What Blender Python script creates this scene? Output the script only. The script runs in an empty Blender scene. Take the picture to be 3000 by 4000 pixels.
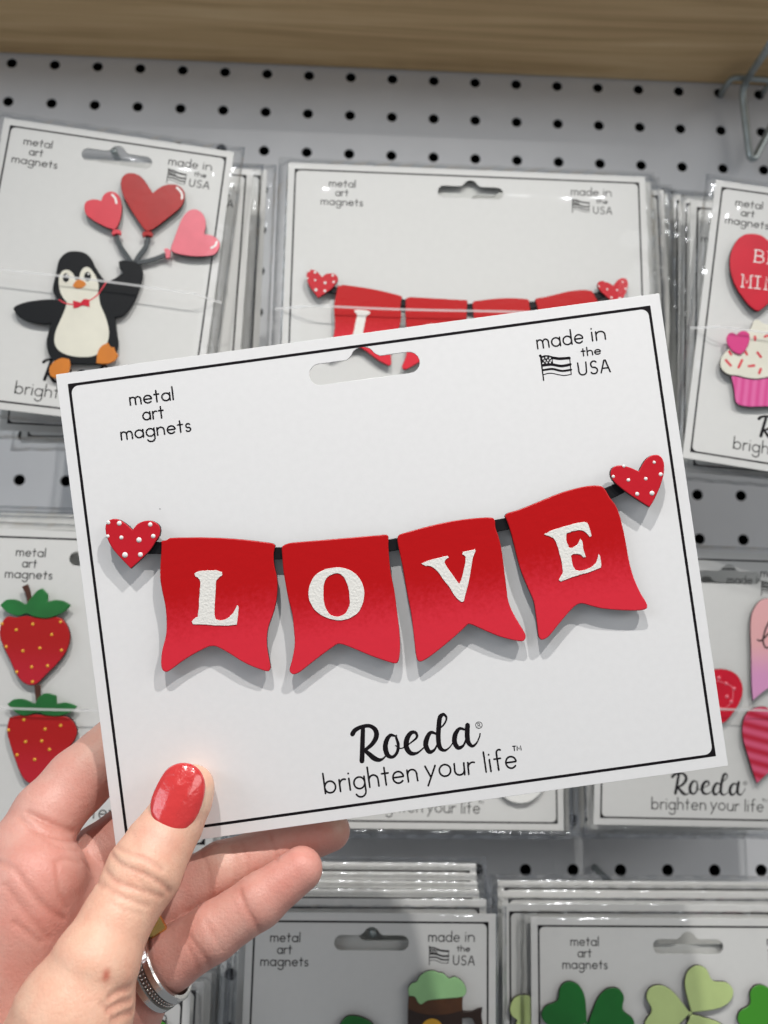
import bpy, bmesh, math, random
import numpy as np
from mathutils import Matrix, Vector
S = bpy.context.scene
COL = S.collection
rng = np.random.RandomState(7)
MM = 0.001

# ------------------------------------------------------------------ camera
F = 3078.9                                    # focal length in photo pixels (3000 x 4000)
CAM = np.array([209.769, -435.929, -333.947])  # mm
R = np.array([[0.9990001, -0.04232294, 0.01440703],
              [0.02058919, 0.14948248, -0.98854999],
              [0.03968474, 0.98785817, 0.1502044]])   # rows: right, down, forward
cd = bpy.data.cameras.new('camera'); cam = bpy.data.objects.new('camera', cd); COL.objects.link(cam)
cd.sensor_fit = 'VERTICAL'; cd.sensor_height = 34.6; cd.sensor_width = 25.95
cd.lens = F / 4000 * 34.6
cd.clip_start = 0.005; cd.clip_end = 50
cd.dof.use_dof = True; cd.dof.focus_distance = 0.2105; cd.dof.aperture_fstop = 15.0
Mc = Matrix.Identity(4)
for i in range(3):
    Mc[i][0] = R[0][i]; Mc[i][1] = -R[1][i]; Mc[i][2] = -R[2][i]; Mc[i][3] = CAM[i] * MM
cam.matrix_world = Mc
S.camera = cam

# ------------------------------------------------------------------ light and exposure
W = bpy.data.worlds.new('World'); S.world = W; W.use_nodes = True
wn = W.node_tree.nodes; wl = W.node_tree.links
bg = wn['Background']; bg.inputs['Color'].default_value = (0.94, 0.975, 1.02, 1); bg.inputs['Strength'].default_value = 0.24

def spot(name, loc, tgt, watts, size_deg, blend, radius, colr):
    d = bpy.data.lights.new(name, 'SPOT'); d.energy = watts; d.spot_size = math.radians(size_deg); d.spot_blend = blend
    d.shadow_soft_size = radius; d.color = colr
    o = bpy.data.objects.new(name, d); COL.objects.link(o); o.location = Vector(loc) * MM
    o.rotation_euler = (Vector(tgt) - Vector(loc)).to_track_quat('-Z', 'Y').to_euler(); return o
spot('ceiling_spotlight', (530, -780, 440), (225, -270, -385), 23, 57, 1.0, 0.009, (1.0, 0.972, 0.935))
spot('ceiling_spotlight', (70, -780, 440), (225, -270, -385), 23, 57, 1.0, 0.009, (1.0, 0.972, 0.935))
def area(name, loc, tgt, watts, sx, sy, colr):
    d = bpy.data.lights.new(name, 'AREA'); d.shape = 'RECTANGLE'; d.size = sx; d.size_y = sy; d.energy = watts; d.color = colr
    o = bpy.data.objects.new(name, d); COL.objects.link(o); o.location = Vector(loc) * MM
    o.rotation_euler = (Vector(tgt) - Vector(loc)).to_track_quat('-Z', 'Y').to_euler(); return o
area('left_fill_light', (-2400, -2000, 800), (200, 0, -250), 20, 2.0, 1.0, (0.86, 0.93, 1.0))  # unseen fill added on the left, tinted like daylight
area('right_fill_light', (2800, -2000, 800), (200, 0, -250), 20, 2.0, 1.0, (1.0, 0.975, 0.94))  # second unseen fill, added on the right to lift wall and cards
vs = S.view_settings
S.display_settings.display_device = 'sRGB'
vs.view_transform = 'Standard'; vs.look = 'None'; vs.gamma = 1; vs.use_curve_mapping = False; vs.exposure = 0.0
S.cycles.use_denoising = True
S.cycles.max_bounces = 10; S.cycles.transparent_max_bounces = 40; S.cycles.caustics_reflective = False; S.cycles.caustics_refractive = False
S.cycles.sample_clamp_indirect = 4.0

# ------------------------------------------------------------------ helpers
def tag(o, label=None, cat=None, group=None, kind=None):
    if label: o['label'] = label
    if cat: o['category'] = cat
    if group: o['group'] = group
    if kind: o['kind'] = kind
    return o
def empty(name, M, label, cat, group=None):
    o = bpy.data.objects.new(name, None); COL.objects.link(o); o.matrix_world = M; o.empty_display_size = .01
    return tag(o, label, cat, group)
def link(name, me, mats, parent=None, M=None, smooth=False):
    o = bpy.data.objects.new(name, me); COL.objects.link(o)
    for m in (mats if isinstance(mats, (list, tuple)) else [mats]):
        if m.name not in [x.name for x in me.materials if x]: me.materials.append(m)
    if parent is not None: o.parent = parent
    if M is not None: o.matrix_local = M
    if smooth:
        me.polygons.foreach_set('use_smooth', [True] * len(me.polygons))
    return o
def pydata(verts, faces):
    me = bpy.data.meshes.new('m'); me.from_pydata([tuple(v) for v in verts], [], [tuple(f) for f in faces]); me.update(); return me
def copy_tree(o, parent=None):
    c = o.copy(); COL.objects.link(c)
    if parent is not None: c.parent = parent
    for ch in list(o.children): copy_tree(ch, c)
    return c

def camdir(px, py):
    v = np.array([(px - 1500) / F, (py - 2000) / F, 1.0]); return R.T @ v
def at_depth(px, py, d): return CAM + d * camdir(px, py)
def at_Y(px, py, Y):
    v = camdir(px, py); return CAM + v * ((Y - CAM[1]) / v[1])
def project(P):
    q = R @ (np.asarray(P) - CAM); return F * q[0] / q[2] + 1500, F * q[1] / q[2] + 2000

class Frame:
    """a card's own axes (mm): x right, y up, z out of the printed face"""
    def __init__(s, o, ux, uy, uz): s.o = np.array(o, float); s.A = np.array([ux, uy, uz], float)
    def matrix(s):
        M = Matrix.Identity(4)
        for i in range(3):
            for j in range(3): M[i][j] = s.A[j][i]
            M[i][3] = s.o[i] * MM
        return M
    def loc(s, px, py, h=0.0):
        c = s.A @ (CAM - s.o); d = s.A @ camdir(px, py); t = (h - c[2]) / d[2]; return (c + d * t)[:2]
    def pts(s, L, reg, h=0.0):
        ox, oy, k = reg; return np.array([s.loc(ox + x / k, oy + y / k, h) for x, y in L])

def cr(pts, closed=True, n=5, corner=62):
    """Catmull-Rom through pts; points that turn by more than `corner` degrees stay sharp"""
    P = np.asarray(pts, float); N = len(P); D = P.shape[1]; out = []
    def tang(i):
        if not closed and i in (0, N - 1): return (P[1] - P[0]) * .5 if i == 0 else (P[-1] - P[-2]) * .5, False
        a = P[i] - P[i - 1]; b = P[(i + 1) % N] - P[i]
        ca = np.dot(a[:2], b[:2]) / (np.linalg.norm(a[:2]) * np.linalg.norm(b[:2]) + 1e-9)
        return (a + b) * .5, math.degrees(math.acos(max(-1, min(1, ca)))) > corner
    T = [tang(i) for i in range(N)]
    for i in range(N if closed else N - 1):
        j = (i + 1) % N; p0, p1 = P[i], P[j]; L = np.linalg.norm(p1 - p0)
        def lim(t, sharp):
            if sharp: return (p1 - p0) * .6
            l = np.linalg.norm(t); return t * min(1.0, L / (l + 1e-9) * 1.1)
        m0, m1 = lim(*T[i]), lim(*T[j])
        for k in range(n):
            t = k / n; out.append((2*t**3-3*t*t+1)*p0 + (t**3-2*t*t+t)*m0 + (-2*t**3+3*t*t)*p1 + (t**3-t*t)*m1)
    if not closed: out.append(P[-1])
    return np.array(out)

def flat(name, loops, z0, thick, mats, parent, bevel=0.0, res=1):
    """closed outlines (mm, later ones may be holes) -> one extruded mesh from z0 to z0+thick"""
    cu = bpy.data.curves.new('c', 'CURVE'); cu.dimensions = '2D'; cu.fill_mode = 'BOTH'
    for L in loops:
        sp = cu.splines.new('POLY'); sp.points.add(len(L) - 1)
        for p, q in zip(sp.points, L): p.co = (q[0] * MM, q[1] * MM, 0, 1)
        sp.use_cyclic_u = True
    if thick > 0:
        b = min(bevel, thick * .45)
        cu.extrude = (thick * .5 - b) * MM; cu.bevel_depth = b * MM; cu.bevel_resolution = res; cu.offset = -b * MM
    t = bpy.data.objects.new('t', cu); COL.objects.link(t)
    dg = bpy.context.evaluated_depsgraph_get(); dg.update()
    me = bpy.data.meshes.new_from_object(t.evaluated_get(dg)); bpy.data.objects.remove(t)
    me.materials.clear(); me.use_auto_texspace = True
    o = link(name, me, mats, parent)
    for v in me.vertices: v.co.z += (z0 + thick * .5) * MM
    if isinstance(mats, (list, tuple)) and len(mats) > 1:
        for p in me.polygons: p.material_index = 0 if p.normal.z > .45 else 1
    return o

def ribbon(verts, faces, P, w, z, caps=True):
    """flat stroke of (per point) width w along P (mm) at height z"""
    P = np.asarray(P, float); w = np.broadcast_to(np.asarray(w, float), (len(P),)); N = len(P)
    if N > 1:
        T = np.gradient(P, axis=0); T /= (np.linalg.norm(T, axis=1)[:, None] + 1e-12); Nn = np.c_[-T[:, 1], T[:, 0]]
        b = len(verts)
        for i in range(N):
            verts.append((*(P[i] + Nn[i] * w[i] / 2) * MM, z * MM)); verts.append((*(P[i] - Nn[i] * w[i] / 2) * MM, z * MM))
        for i in range(N - 1): faces.append((b + 2*i, b + 2*i + 1, b + 2*i + 3, b + 2*i + 2))
    if caps:
        for i in ((0, N - 1) if N > 1 else (0,)):
            b = len(verts)
            for k in range(10):
                a = k * math.tau / 10; verts.append(((P[i][0] + math.cos(a) * w[i] / 2) * MM, (P[i][1] + math.sin(a) * w[i] / 2) * MM, (z + .004) * MM))
            faces.append(tuple(range(b, b + 10)))
def strokes(name, lines, z, mat, parent):
    v, f = [], []
    for i, (P, w) in enumerate(lines): ribbon(v, f, P, w, z + .003 * (i % 5))
    me = pydata(v, f)
    bm = bmesh.new(); bm.from_mesh(me)
    for fc in bm.faces:
        fc.normal_update()
        if fc.normal.z < 0: fc.normal_flip()
    bm.to_mesh(me); bm.free()
    return link(name, me, mat, parent)

def tube(name, pts, r, mat, parent=None, n=10, sub=6):
    P = cr(np.array(pts, float), closed=False, n=sub, corner=100) if sub > 1 else np.array(pts, float)
    v, f = [], []; T = np.gradient(P, axis=0)
    up = np.array([.3, .2, .93]); 
    for i, p in enumerate(P):
        t = T[i] / np.linalg.norm(T[i]); a = np.cross(t, up); a /= np.linalg.norm(a); b = np.cross(t, a)
        for k in range(n):
            an = k * math.tau / n; v.append((p + r * (math.cos(an) * a + math.sin(an) * b)) * MM)
    for i in range(len(P) - 1):
        for k in range(n): f.append((i*n + k, i*n + (k+1) % n, (i+1)*n + (k+1) % n, (i+1)*n + k))
    f.append(tuple(range(n))[::-1]); f.append(tuple((len(P)-1)*n + k for k in range(n)))
    return link(name, pydata(v, f), mat, parent, smooth=True)

# ------------------------------------------------------------------ materials
def mat(name, base, rough=.5, spec=.5, metal=0, noise=0, nscale=80, bump=0, bscale=400, bdist=.0004, coat=0):
    m = bpy.data.materials.new(name); m.use_nodes = True; N = m.node_tree.nodes; L = m.node_tree.links
    p = N['Principled BSDF']; p.inputs['Base Color'].default_value = (*base, 1); p.inputs['Roughness'].default_value = rough
    p.inputs['Specular IOR Level'].default_value = spec; p.inputs['Metallic'].default_value = metal
    p.inputs['Coat Weight'].default_value = coat; p.inputs['Coat Roughness'].default_value = .08
    tc = N.new('ShaderNodeTexCoord')
    if noise:
        n = N.new('ShaderNodeTexNoise'); n.inputs['Scale'].default_value = nscale; n.inputs['Detail'].default_value = 4
        L.new(tc.outputs['Object'], n.inputs['Vector'])
        mr = N.new('ShaderNodeMapRange'); mr.inputs['From Min'].default_value = .3; mr.inputs['From Max'].default_value = .7
        mr.inputs['To Min'].default_value = 1 - noise; mr.inputs['To Max'].default_value = 1 + noise
        L.new(n.outputs['Fac'], mr.inputs['Value'])
        mx = N.new('ShaderNodeVectorMath'); mx.operation = 'SCALE'; mx.inputs[0].default_value = base
        L.new(mr.outputs['Result'], mx.inputs['Scale']); L.new(mx.outputs['Vector'], p.inputs['Base Color'])
    if bump:
        n2 = N.new('ShaderNodeTexNoise'); n2.inputs['Scale'].default_value = bscale; n2.inputs['Detail'].default_value = 3
        L.new(tc.outputs['Object'], n2.inputs['Vector'])
        b = N.new('ShaderNodeBump'); b.inputs['Strength'].default_value = bump; b.inputs['Distance'].default_value = bdist
        L.new(n2.outputs['Fac'], b.inputs['Height']); L.new(b.outputs['Normal'], p.inputs['Normal'])
    return m
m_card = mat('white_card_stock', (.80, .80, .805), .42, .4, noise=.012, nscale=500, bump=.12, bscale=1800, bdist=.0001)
m_stock = mat('shaded_card_stock', (.665, .665, .655), .5, .3, noise=.012, nscale=300)  # same white card, greyed to stand for the dimmer light on the wall
m_ink = mat('black_ink', (.010, .008, .010), .45, .15)
m_white = mat('white_paint', (.80, .79, .75), .6, .35, noise=.05, nscale=1500, bump=.55, bscale=1500, bdist=.0003)
m_dot = mat('white_dot_paint', (.82, .82, .80), .45, .5)
m_ribbon = mat('black_painted_metal', (.008, .008, .010), .55, .2, bump=.2, bscale=900, bdist=.0002)
m_edge = mat('dark_metal_edge', (.022, .010, .010), .5, .4)
m_cream = mat('cream_paint', (.74, .72, .62), .5, .4, noise=.04, nscale=120)
m_black = mat('black_paint', (.006, .007, .009), .5, .2)
m_navy = mat('slate_paint', (.035, .045, .052), .45, .5)
m_orange = mat('orange_paint', (.62, .19, .012), .45, .5, noise=.06, nscale=200)
m_red = mat('deep_red_paint', (.40, .008, .008), .38, .35, noise=.08, nscale=120, bump=.1)
m_bred = mat('bright_red_paint', (.60, .008, .03), .4, .35, noise=.06, nscale=120)
m_coral = mat('coral_paint', (.68, .050, .075), .38, .4, noise=.06, nscale=120)
m_pink = mat('pink_paint', (.78, .17, .22), .38, .4, noise=.06, nscale=120)
m_hot = mat('hot_pink_paint', (.66, .035, .22), .45, .5)
m_green = mat('leaf_green_paint', (.012, .15, .03), .45, .5, noise=.25, nscale=60)
m_dgreen = mat('dark_green_paint', (.010, .14, .022), .42, .4, noise=.12, nscale=90)
m_lgreen = mat('pale_green_paint', (.50, .62, .26), .45, .4, noise=.06, nscale=90)
m_mgreen = mat('grass_green_paint', (.055, .30, .02), .42, .5)
m_foam = mat('mint_paint', (.33, .60, .28), .5, .4, noise=.05, nscale=120)
m_brown = mat('brown_paint', (.085, .030, .008), .45, .5, noise=.2, nscale=150)
m_dbrown = mat('dark_brown_paint', (.022, .008, .004), .45, .5)
m_stem = mat('stem_brown_paint', (.07, .022, .012), .5, .4)
m_gold = mat('yellow_dot_paint', (.80, .42, .03), .4, .5)
m_wire = mat('galvanised_wire', (.36, .40, .40), .38, .5, metal=.85, noise=.15, nscale=120)
m_gring = mat('gold', (.78, .50, .16), .2, .5, metal=1)
m_silver = mat('silver', (.72, .71, .69), .22, .5, metal=1, bump=.35, bscale=500, bdist=.0003)
m_tarnish = mat('tarnished_silver', (.24, .23, .22), .4, .5, metal=1)
m_peg = mat('grey_pegboard_paint', (.735, .745, .765), .55, .3, noise=.03, nscale=25, bump=.1, bscale=300)
m_hole_shade = mat('hole_shade', (.01, .01, .01), .9, .1)  # near-black that stands for the shade inside the peg holes
m_lip = bpy.data.materials.new('bag_fold_plastic'); m_lip.use_nodes = True
def mixmat(m, colr, opac, rough):
    N = m.node_tree.nodes; L = m.node_tree.links; p = N['Principled BSDF']
    p.inputs['Base Color'].default_value = (*colr, 1); p.inputs['Roughness'].default_value = rough; p.inputs['Alpha'].default_value = opac
mixmat(m_lip, (.75, .75, .75), .6, .25)

m_bag = bpy.data.materials.new('clear_plastic_film'); m_bag.use_nodes = True
N = m_bag.node_tree.nodes; L = m_bag.node_tree.links; N.clear()
out = N.new('ShaderNodeOutputMaterial'); mx = N.new('ShaderNodeMixShader'); tr = N.new('ShaderNodeBsdfTransparent'); gl = N.new('ShaderNodeBsdfGlossy')
tr.inputs['Color'].default_value = (.972, .974, .970, 1); gl.inputs['Roughness'].default_value = .09; gl.inputs['Color'].default_value = (.9, .93, 1, 1)
fr = N.new('ShaderNodeLayerWeight'); fr.inputs['Blend'].default_value = .5
tc = N.new('ShaderNodeTexCoord'); nz = N.new('ShaderNodeTexNoise'); nz.inputs['Scale'].default_value = 24; nz.inputs['Detail'].default_value = 1.5
bp = N.new('ShaderNodeBump'); bp.inputs['Strength'].default_value = .28; bp.inputs['Distance'].default_value = .003
pw = N.new('ShaderNodeMath'); pw.operation = 'POWER'; pw.inputs[1].default_value = 4
mu = N.new('ShaderNodeMath'); mu.operation = 'MULTIPLY_ADD'; mu.inputs[1].default_value = .5; mu.inputs[2].default_value = .010
L.new(tc.outputs['Object'], nz.inputs['Vector']); L.new(nz.outputs['Fac'], bp.inputs['Height'])
L.new(fr.outputs['Facing'], pw.inputs[0]); L.new(pw.outputs['Value'], mu.inputs[0]); L.new(bp.outputs['Normal'], gl.inputs['Normal'])
L.new(mu.outputs['Value'], mx.inputs['Fac']); L.new(tr.outputs['BSDF'], mx.inputs[1]); L.new(gl.outputs['BSDF'], mx.inputs[2]); L.new(mx.outputs['Shader'], out.inputs['Surface'])

m_rim = m_bag.copy(); m_rim.name = 'crinkled_plastic_film'
for nd in m_rim.node_tree.nodes:
    if nd.type == 'TEX_NOISE': nd.inputs['Scale'].default_value = 48; nd.inputs['Detail'].default_value = 2
    if nd.type == 'BUMP': nd.inputs['Strength'].default_value = .55; nd.inputs['Distance'].default_value = .005
    if nd.type == 'MATH' and nd.operation == 'MULTIPLY_ADD': nd.inputs[2].default_value = .03
    if nd.type == 'BSDF_GLOSSY': nd.inputs['Roughness'].default_value = .14
def ombre(name, top, bot, lo, hi, nz_amt=.5, axis='Y', bump=.3, rough=.4):
    """paint that changes colour along the piece's height with a speckled blend"""
    m = mat(name, top, rough, .3, bump=bump, bscale=480, bdist=.0004); N = m.node_tree.nodes; L = m.node_tree.links; p = N['Principled BSDF']
    tc = N.new('ShaderNodeTexCoord'); sx = N.new('ShaderNodeSeparateXYZ'); L.new(tc.outputs['Generated'], sx.inputs['Vector'])
    n = N.new('ShaderNodeTexNoise'); n.inputs['Scale'].default_value = 1100; n.inputs['Detail'].default_value = 2; L.new(tc.outputs['Object'], n.inputs['Vector'])
    ma = N.new('ShaderNodeMath'); ma.operation = 'MULTIPLY_ADD'; ma.inputs[1].default_value = nz_amt; L.new(n.outputs['Fac'], ma.inputs[0]); L.new(sx.outputs[axis], ma.inputs[2])
    mr = N.new('ShaderNodeMapRange'); mr.interpolation_type = 'SMOOTHSTEP'; mr.inputs['From Min'].default_value = lo + nz_amt * .5; mr.inputs['From Max'].default_value = hi + nz_amt * .5
    L.new(ma.outputs['Value'], mr.inputs['Value'])
    c = N.new('ShaderNodeMix'); c.data_type = 'RGBA'; c.inputs[6].default_value = (*bot, 1); c.inputs[7].default_value = (*top, 1)
    L.new(mr.outputs['Result'], c.inputs['Factor']); L.new(c.outputs[2], p.inputs['Base Color']); return m
m_pennant = ombre('red_ombre_paint', (.50, .004, .006), (.71, .027, .048), .22, .64, .25, bump=.16, rough=.33)
m_love = ombre('pink_lilac_ombre_paint', (.82, .44, .45), (.72, .33, .58), .2, .6, .1, bump=.1)
m_heart = mat('dotted_heart_red', (.56, .012, .024), .36, .3, bump=.15, bscale=500, bdist=.0004)
m_berry = ombre('strawberry_red', (.42, .010, .010), (.50, .016, .030), .1, .7, .1, bump=.15)
m_cupw = mat('cupcake_wrapper_pink', (.70, .09, .30), .45, .5)
# painted vertical pleats on the wrapper
def stripes(m, c1, c2, scale, axis, rot=0):
    N = m.node_tree.nodes; L = m.node_tree.links; p = N['Principled BSDF']
    tc = N.new('ShaderNodeTexCoord'); mp = N.new('ShaderNodeMapping'); mp.inputs['Rotation'].default_value = (0, 0, rot); L.new(tc.outputs['Object'], mp.inputs['Vector'])
    w = N.new('ShaderNodeTexWave'); w.bands_direction = axis; w.inputs['Scale'].default_value = scale; w.inputs['Distortion'].default_value = .6
    L.new(mp.outputs['Vector'], w.inputs['Vector'])
    c = N.new('ShaderNodeMix'); c.data_type = 'RGBA'; c.inputs[6].default_value = (*c1, 1); c.inputs[7].default_value = (*c2, 1)
    L.new(w.outputs['Fac'], c.inputs['Factor']); L.new(c.outputs[2], p.inputs['Base Color'])
stripes(m_cupw, (.66, .06, .27), (.74, .14, .38), 95, 'X')
m_strh = mat('striped_heart_red', (.55, .01, .05), .42, .5); stripes(m_strh, (.50, .008, .035), (.70, .10, .20), 60, 'Y', .25)

# wood: long grain streaks along X
m_wood = bpy.data.materials.new('pine_wood'); m_wood.use_nodes = True
N = m_wood.node_tree.nodes; L = m_wood.node_tree.links; p = N['Principled BSDF']; p.inputs['Roughness'].default_value = .55; p.inputs['Specular IOR Level'].default_value = .3
tc = N.new('ShaderNodeTexCoord'); mp = N.new('ShaderNodeMapping'); mp.inputs['Scale'].default_value = (3.2, 62, 30); L.new(tc.outputs['Object'], mp.inputs['Vector'])
n1 = N.new('ShaderNodeTexNoise'); n1.inputs['Scale'].default_value = 1.3; n1.inputs['Detail'].default_value = 6; n1.inputs['Distortion'].default_value = 1.1; L.new(mp.outputs['Vector'], n1.inputs['Vector'])
mp2 = N.new('ShaderNodeMapping'); mp2.inputs['Scale'].default_value = (8, 420, 100); L.new(tc.outputs['Object'], mp2.inputs['Vector'])
n2 = N.new('ShaderNodeTexNoise'); n2.inputs['Scale'].default_value = 1; n2.inputs['Detail'].default_value = 3; L.new(mp2.outputs['Vector'], n2.inputs['Vector'])
ad = N.new('ShaderNodeMath'); ad.operation = 'MULTIPLY_ADD'; ad.inputs[1].default_value = .22; L.new(n2.outputs['Fac'], ad.inputs[0]); L.new(n1.outputs['Fac'], ad.inputs[2])
rp = N.new('ShaderNodeValToRGB'); rp.color_ramp.elements[0].position = .42; rp.color_ramp.elements[0].color = (.50, .33, .165, 1)
rp.color_ramp.elements[1].position = .92; rp.color_ramp.elements[1].color = (.80, .60, .35, 1)
e = rp.color_ramp.elements.new(.66); e.color = (.68, .475, .25, 1)
L.new(ad.outputs['Value'], rp.inputs['Fac']); L.new(rp.outputs['Color'], p.inputs['Base Color'])

# ------------------------------------------------------------------ wall and shelf
HS, HR, HD = 25.4, 3.05, 5.0
v, f = [], []
NS = 24
for c in range(-10, 30):
    for r in range(-5, 28):
        cx, cz = c * HS, -r * HS; b = len(v)
        for k in range(NS):
            a = k * math.tau / NS; x, z = math.cos(a), math.sin(a); m_ = max(abs(x), abs(z))
            v.append(((cx + x / m_ * HS / 2) * MM, 0, (cz + z / m_ * HS / 2) * MM))
            v.append(((cx + x * (HR + .35)) * MM, 0, (cz + z * (HR + .35)) * MM))
            v.append(((cx + x * HR) * MM, .35 * MM, (cz + z * HR) * MM))
            v.append(((cx + x * HR) * MM, HD * MM, (cz + z * HR) * MM))
        for k in range(NS):
            j = (k + 1) % NS
            for q in range(3): f.append((b + 4*k + q, b + 4*k + q + 1, b + 4*j + q + 1, b + 4*j + q))
peg = link('pegboard_wall', pydata(v, f), m_peg)
bm = bmesh.new(); bm.from_mesh(peg.data); bmesh.ops.remove_doubles(bm, verts=bm.verts, dist=1e-6); bmesh.ops.recalc_face_normals(bm, faces=bm.faces)
if sum(fc.normal.y for fc in bm.faces) > 0: bmesh.ops.reverse_faces(bm, faces=bm.faces)
bm.to_mesh(peg.data); bm.free()
peg.data.materials.append(m_hole_shade)
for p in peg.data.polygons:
    if abs(p.normal.y) < .3: p.material_index = 1  # hole walls coloured black for the shade in them
tag(peg, 'grey painted pegboard wall with rows of round holes', 'pegboard')
def box(x0, x1, y0, y1, z0, z1, bev=0):
    bm = bmesh.new(); bmesh.ops.create_cube(bm, size=1)
    for q in bm.verts: q.co = Vector(((x0 + (q.co.x + .5) * (x1 - x0)) * MM, (y0 + (q.co.y + .5) * (y1 - y0)) * MM, (z0 + (q.co.z + .5) * (z1 - z0)) * MM))
    if bev: bmesh.ops.bevel(bm, geom=bm.edges, offset=bev * MM, segments=2, affect='EDGES')
    me = bpy.data.meshes.new('b'); bm.to_mesh(me); bm.free(); return me
link('hole_shade_panel', box(-320, 780, 40, 44, -730, 180), m_hole_shade, peg)  # black sheet added behind the holes so they read as deep shade
SHELF_D = 72
shelf = link('wooden_shelf', box(-300, 760, -SHELF_D, -.3, 5.6, 26, 1.2), m_wood)
tag(shelf, 'pine wooden shelf above the pegboard, seen from below', 'shelf')

# ------------------------------------------------------------------ stroke lettering (x-height 1)
def arc(cx, cy, rx, ry, a0, a1, n=18):
    a = np.radians(np.linspace(a0, a1, n)); return np.c_[cx + rx * np.cos(a), cy + ry * np.sin(a)]
def ln(*p): return np.array(p, float)
def cat(*a): return np.vstack(a)
_o = arc(.5, .5, .48, .5, 0, 360, 26)
G = {
 'a': (1.0, [_o, ln((.98, 1), (.98, 0))]), 'b': (1.0, [_o, ln((.02, 1.72), (.02, 0))]), 'd': (1.0, [_o, ln((.98, 1.72), (.98, 0))]),
 'e': (.98, [cat(ln((.04, .52), (.96, .52)), arc(.5, .5, .47, .5, 3, 318))]), 'o': (1.0, [_o]),
 'f': (.62, [cat(arc(.56, 1.42, .26, .32, 60, 180, 10), ln((.30, 0)))  , ln((.02, .98), (.60, .98))]),
 'g': (1.0, [_o, cat(ln((.98, 1), (.98, -.25)), arc(.52, -.25, .46, .46, 0, -155, 14))]),
 'h': (.86, [ln((.02, 1.72), (.02, 0)), cat(arc(.43, .58, .40, .42, 165, 0, 12), ln((.83, 0)))]),
 'i': (.06, [ln((.03, 1), (.03, 0)), ln((.03, 1.42), (.03, 1.44))]), 'l': (.06, [ln((.03, 1.72), (.03, 0))]),
 'm': (1.34, [ln((.02, 1), (.02, 0)), cat(arc(.345, .64, .325, .36, 165, 0, 12), ln((.67, 0))), cat(arc(.995, .64, .325, .36, 165, 0, 12), ln((1.32, 0)))]),
 'n': (.86, [ln((.02, 1), (.02, 0)), cat(arc(.43, .58, .40, .42, 165, 0, 12), ln((.83, 0)))]),
 'r': (.52, [ln((.02, 1), (.02, 0)), arc(.42, .52, .40, .48, 165, 68, 10)]),
 's': (.62, [cat(arc(.32, .74, .25, .26, 35, 250, 12), arc(.30, .25, .28, .26, 75, -150, 14))]),
 't': (.58, [ln((.28, 1.5), (.28, 0)), ln((0, 1.0), (.58, 1.0))]),
 'u': (.86, [cat(ln((.02, 1), (.02, .42)), arc(.43, .42, .41, .42, 180, 360, 14)), ln((.84, 1), (.84, 0))]),
 'y': (.86, [ln((0, 1), (.43, .02)), ln((.86, 1), (.14, -.68))]),
 'U': (1.05, [cat(ln((.03, 1.6), (.05, .5)), arc(.5, .5, .45, .5, 180, 345, 14), ln((.98, 1.6)))]),
 'S': (.92, [cat(arc(.50, 1.2, .36, .42, 40, 245, 14), arc(.44, .40, .40, .42, 75, -150, 14))]),
 'A': (1.1, [ln((0, 0), (.50, 1.62), (.62, 1.62), (1.05, 0)), ln((.18, .55), (.92, .55))]),
 'T': (.8, [ln((0, 1.4), (.8, 1.4)), ln((.4, 1.4), (.4, 0))]), 'M': (1.1, [ln((0, 0), (.06, 1.4), (.55, .2), (1.04, 1.4), (1.1, 0))]),
 'R': (.8, [ln((.05, 0), (.05, 1.4)), cat(ln((.05, 1.4), (.4, 1.4)), arc(.4, 1.05, .35, .35, 90, -90, 8), ln((.05, .7))), ln((.4, .7), (.78, 0))]),
 ' ': (.75, []),
}
def text(s, p0, p1, xh, w, gap=.32):
    """stroke text whose baseline runs from p0 to p1 (mm)"""
    x = 0; items = []
    for ch in s:
        a, ls = G[ch]; items += [(x, l) for l in ls]; x += a + gap
    tot = x - gap; p0 = np.array(p0, float); p1 = np.array(p1, float); d = p1 - p0; Ln = np.linalg.norm(d); d /= Ln; n = np.array([-d[1], d[0]])
    kx = Ln / tot
    return [(p0 + np.outer((l[:, 0] + ox) * kx, d) + np.outer(l[:, 1] * xh, n), w) for ox, l in items]

# ------------------------------------------------------------------ the held card's frame
def rotmat(cs, Wd, Hd): pass
Rc_n = np.array([0.03523021, 0.99144845, 0.12565348])   # away from the viewer
TLh = np.array([128.85935723, -227.42196552, -266.54452396])
HW, HH = 165.0, 128.7
# the card's right and down directions from the measured corners
P_TR = at_depth(2573, 1145, 0); 
def hit(px, py):
    d = camdir(px, py); t = np.dot(TLh - CAM, Rc_n) / np.dot(d, Rc_n); return CAM + d * t
ux = hit(2573, 1145) - TLh; ux += hit(2845, 2993) - hit(457, 3326); ux /= np.linalg.norm(ux)
uz = -Rc_n / np.linalg.norm(Rc_n); uy = np.cross(uz, ux); uy /= np.linalg.norm(uy); ux = np.cross(uy, uz)
HF = Frame((hit(217, 1461) + hit(2573, 1145) + hit(2845, 2993) + hit(457, 3326)) / 4, ux, uy, uz)
RA, RB, RC_, RD, RE = (200, 1100, 1.106), (1500, 1100, 1.106), (350, 1900, 1.27615), (1450, 1700, 1.27615), (1150, 2650, 1.50818)

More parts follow.
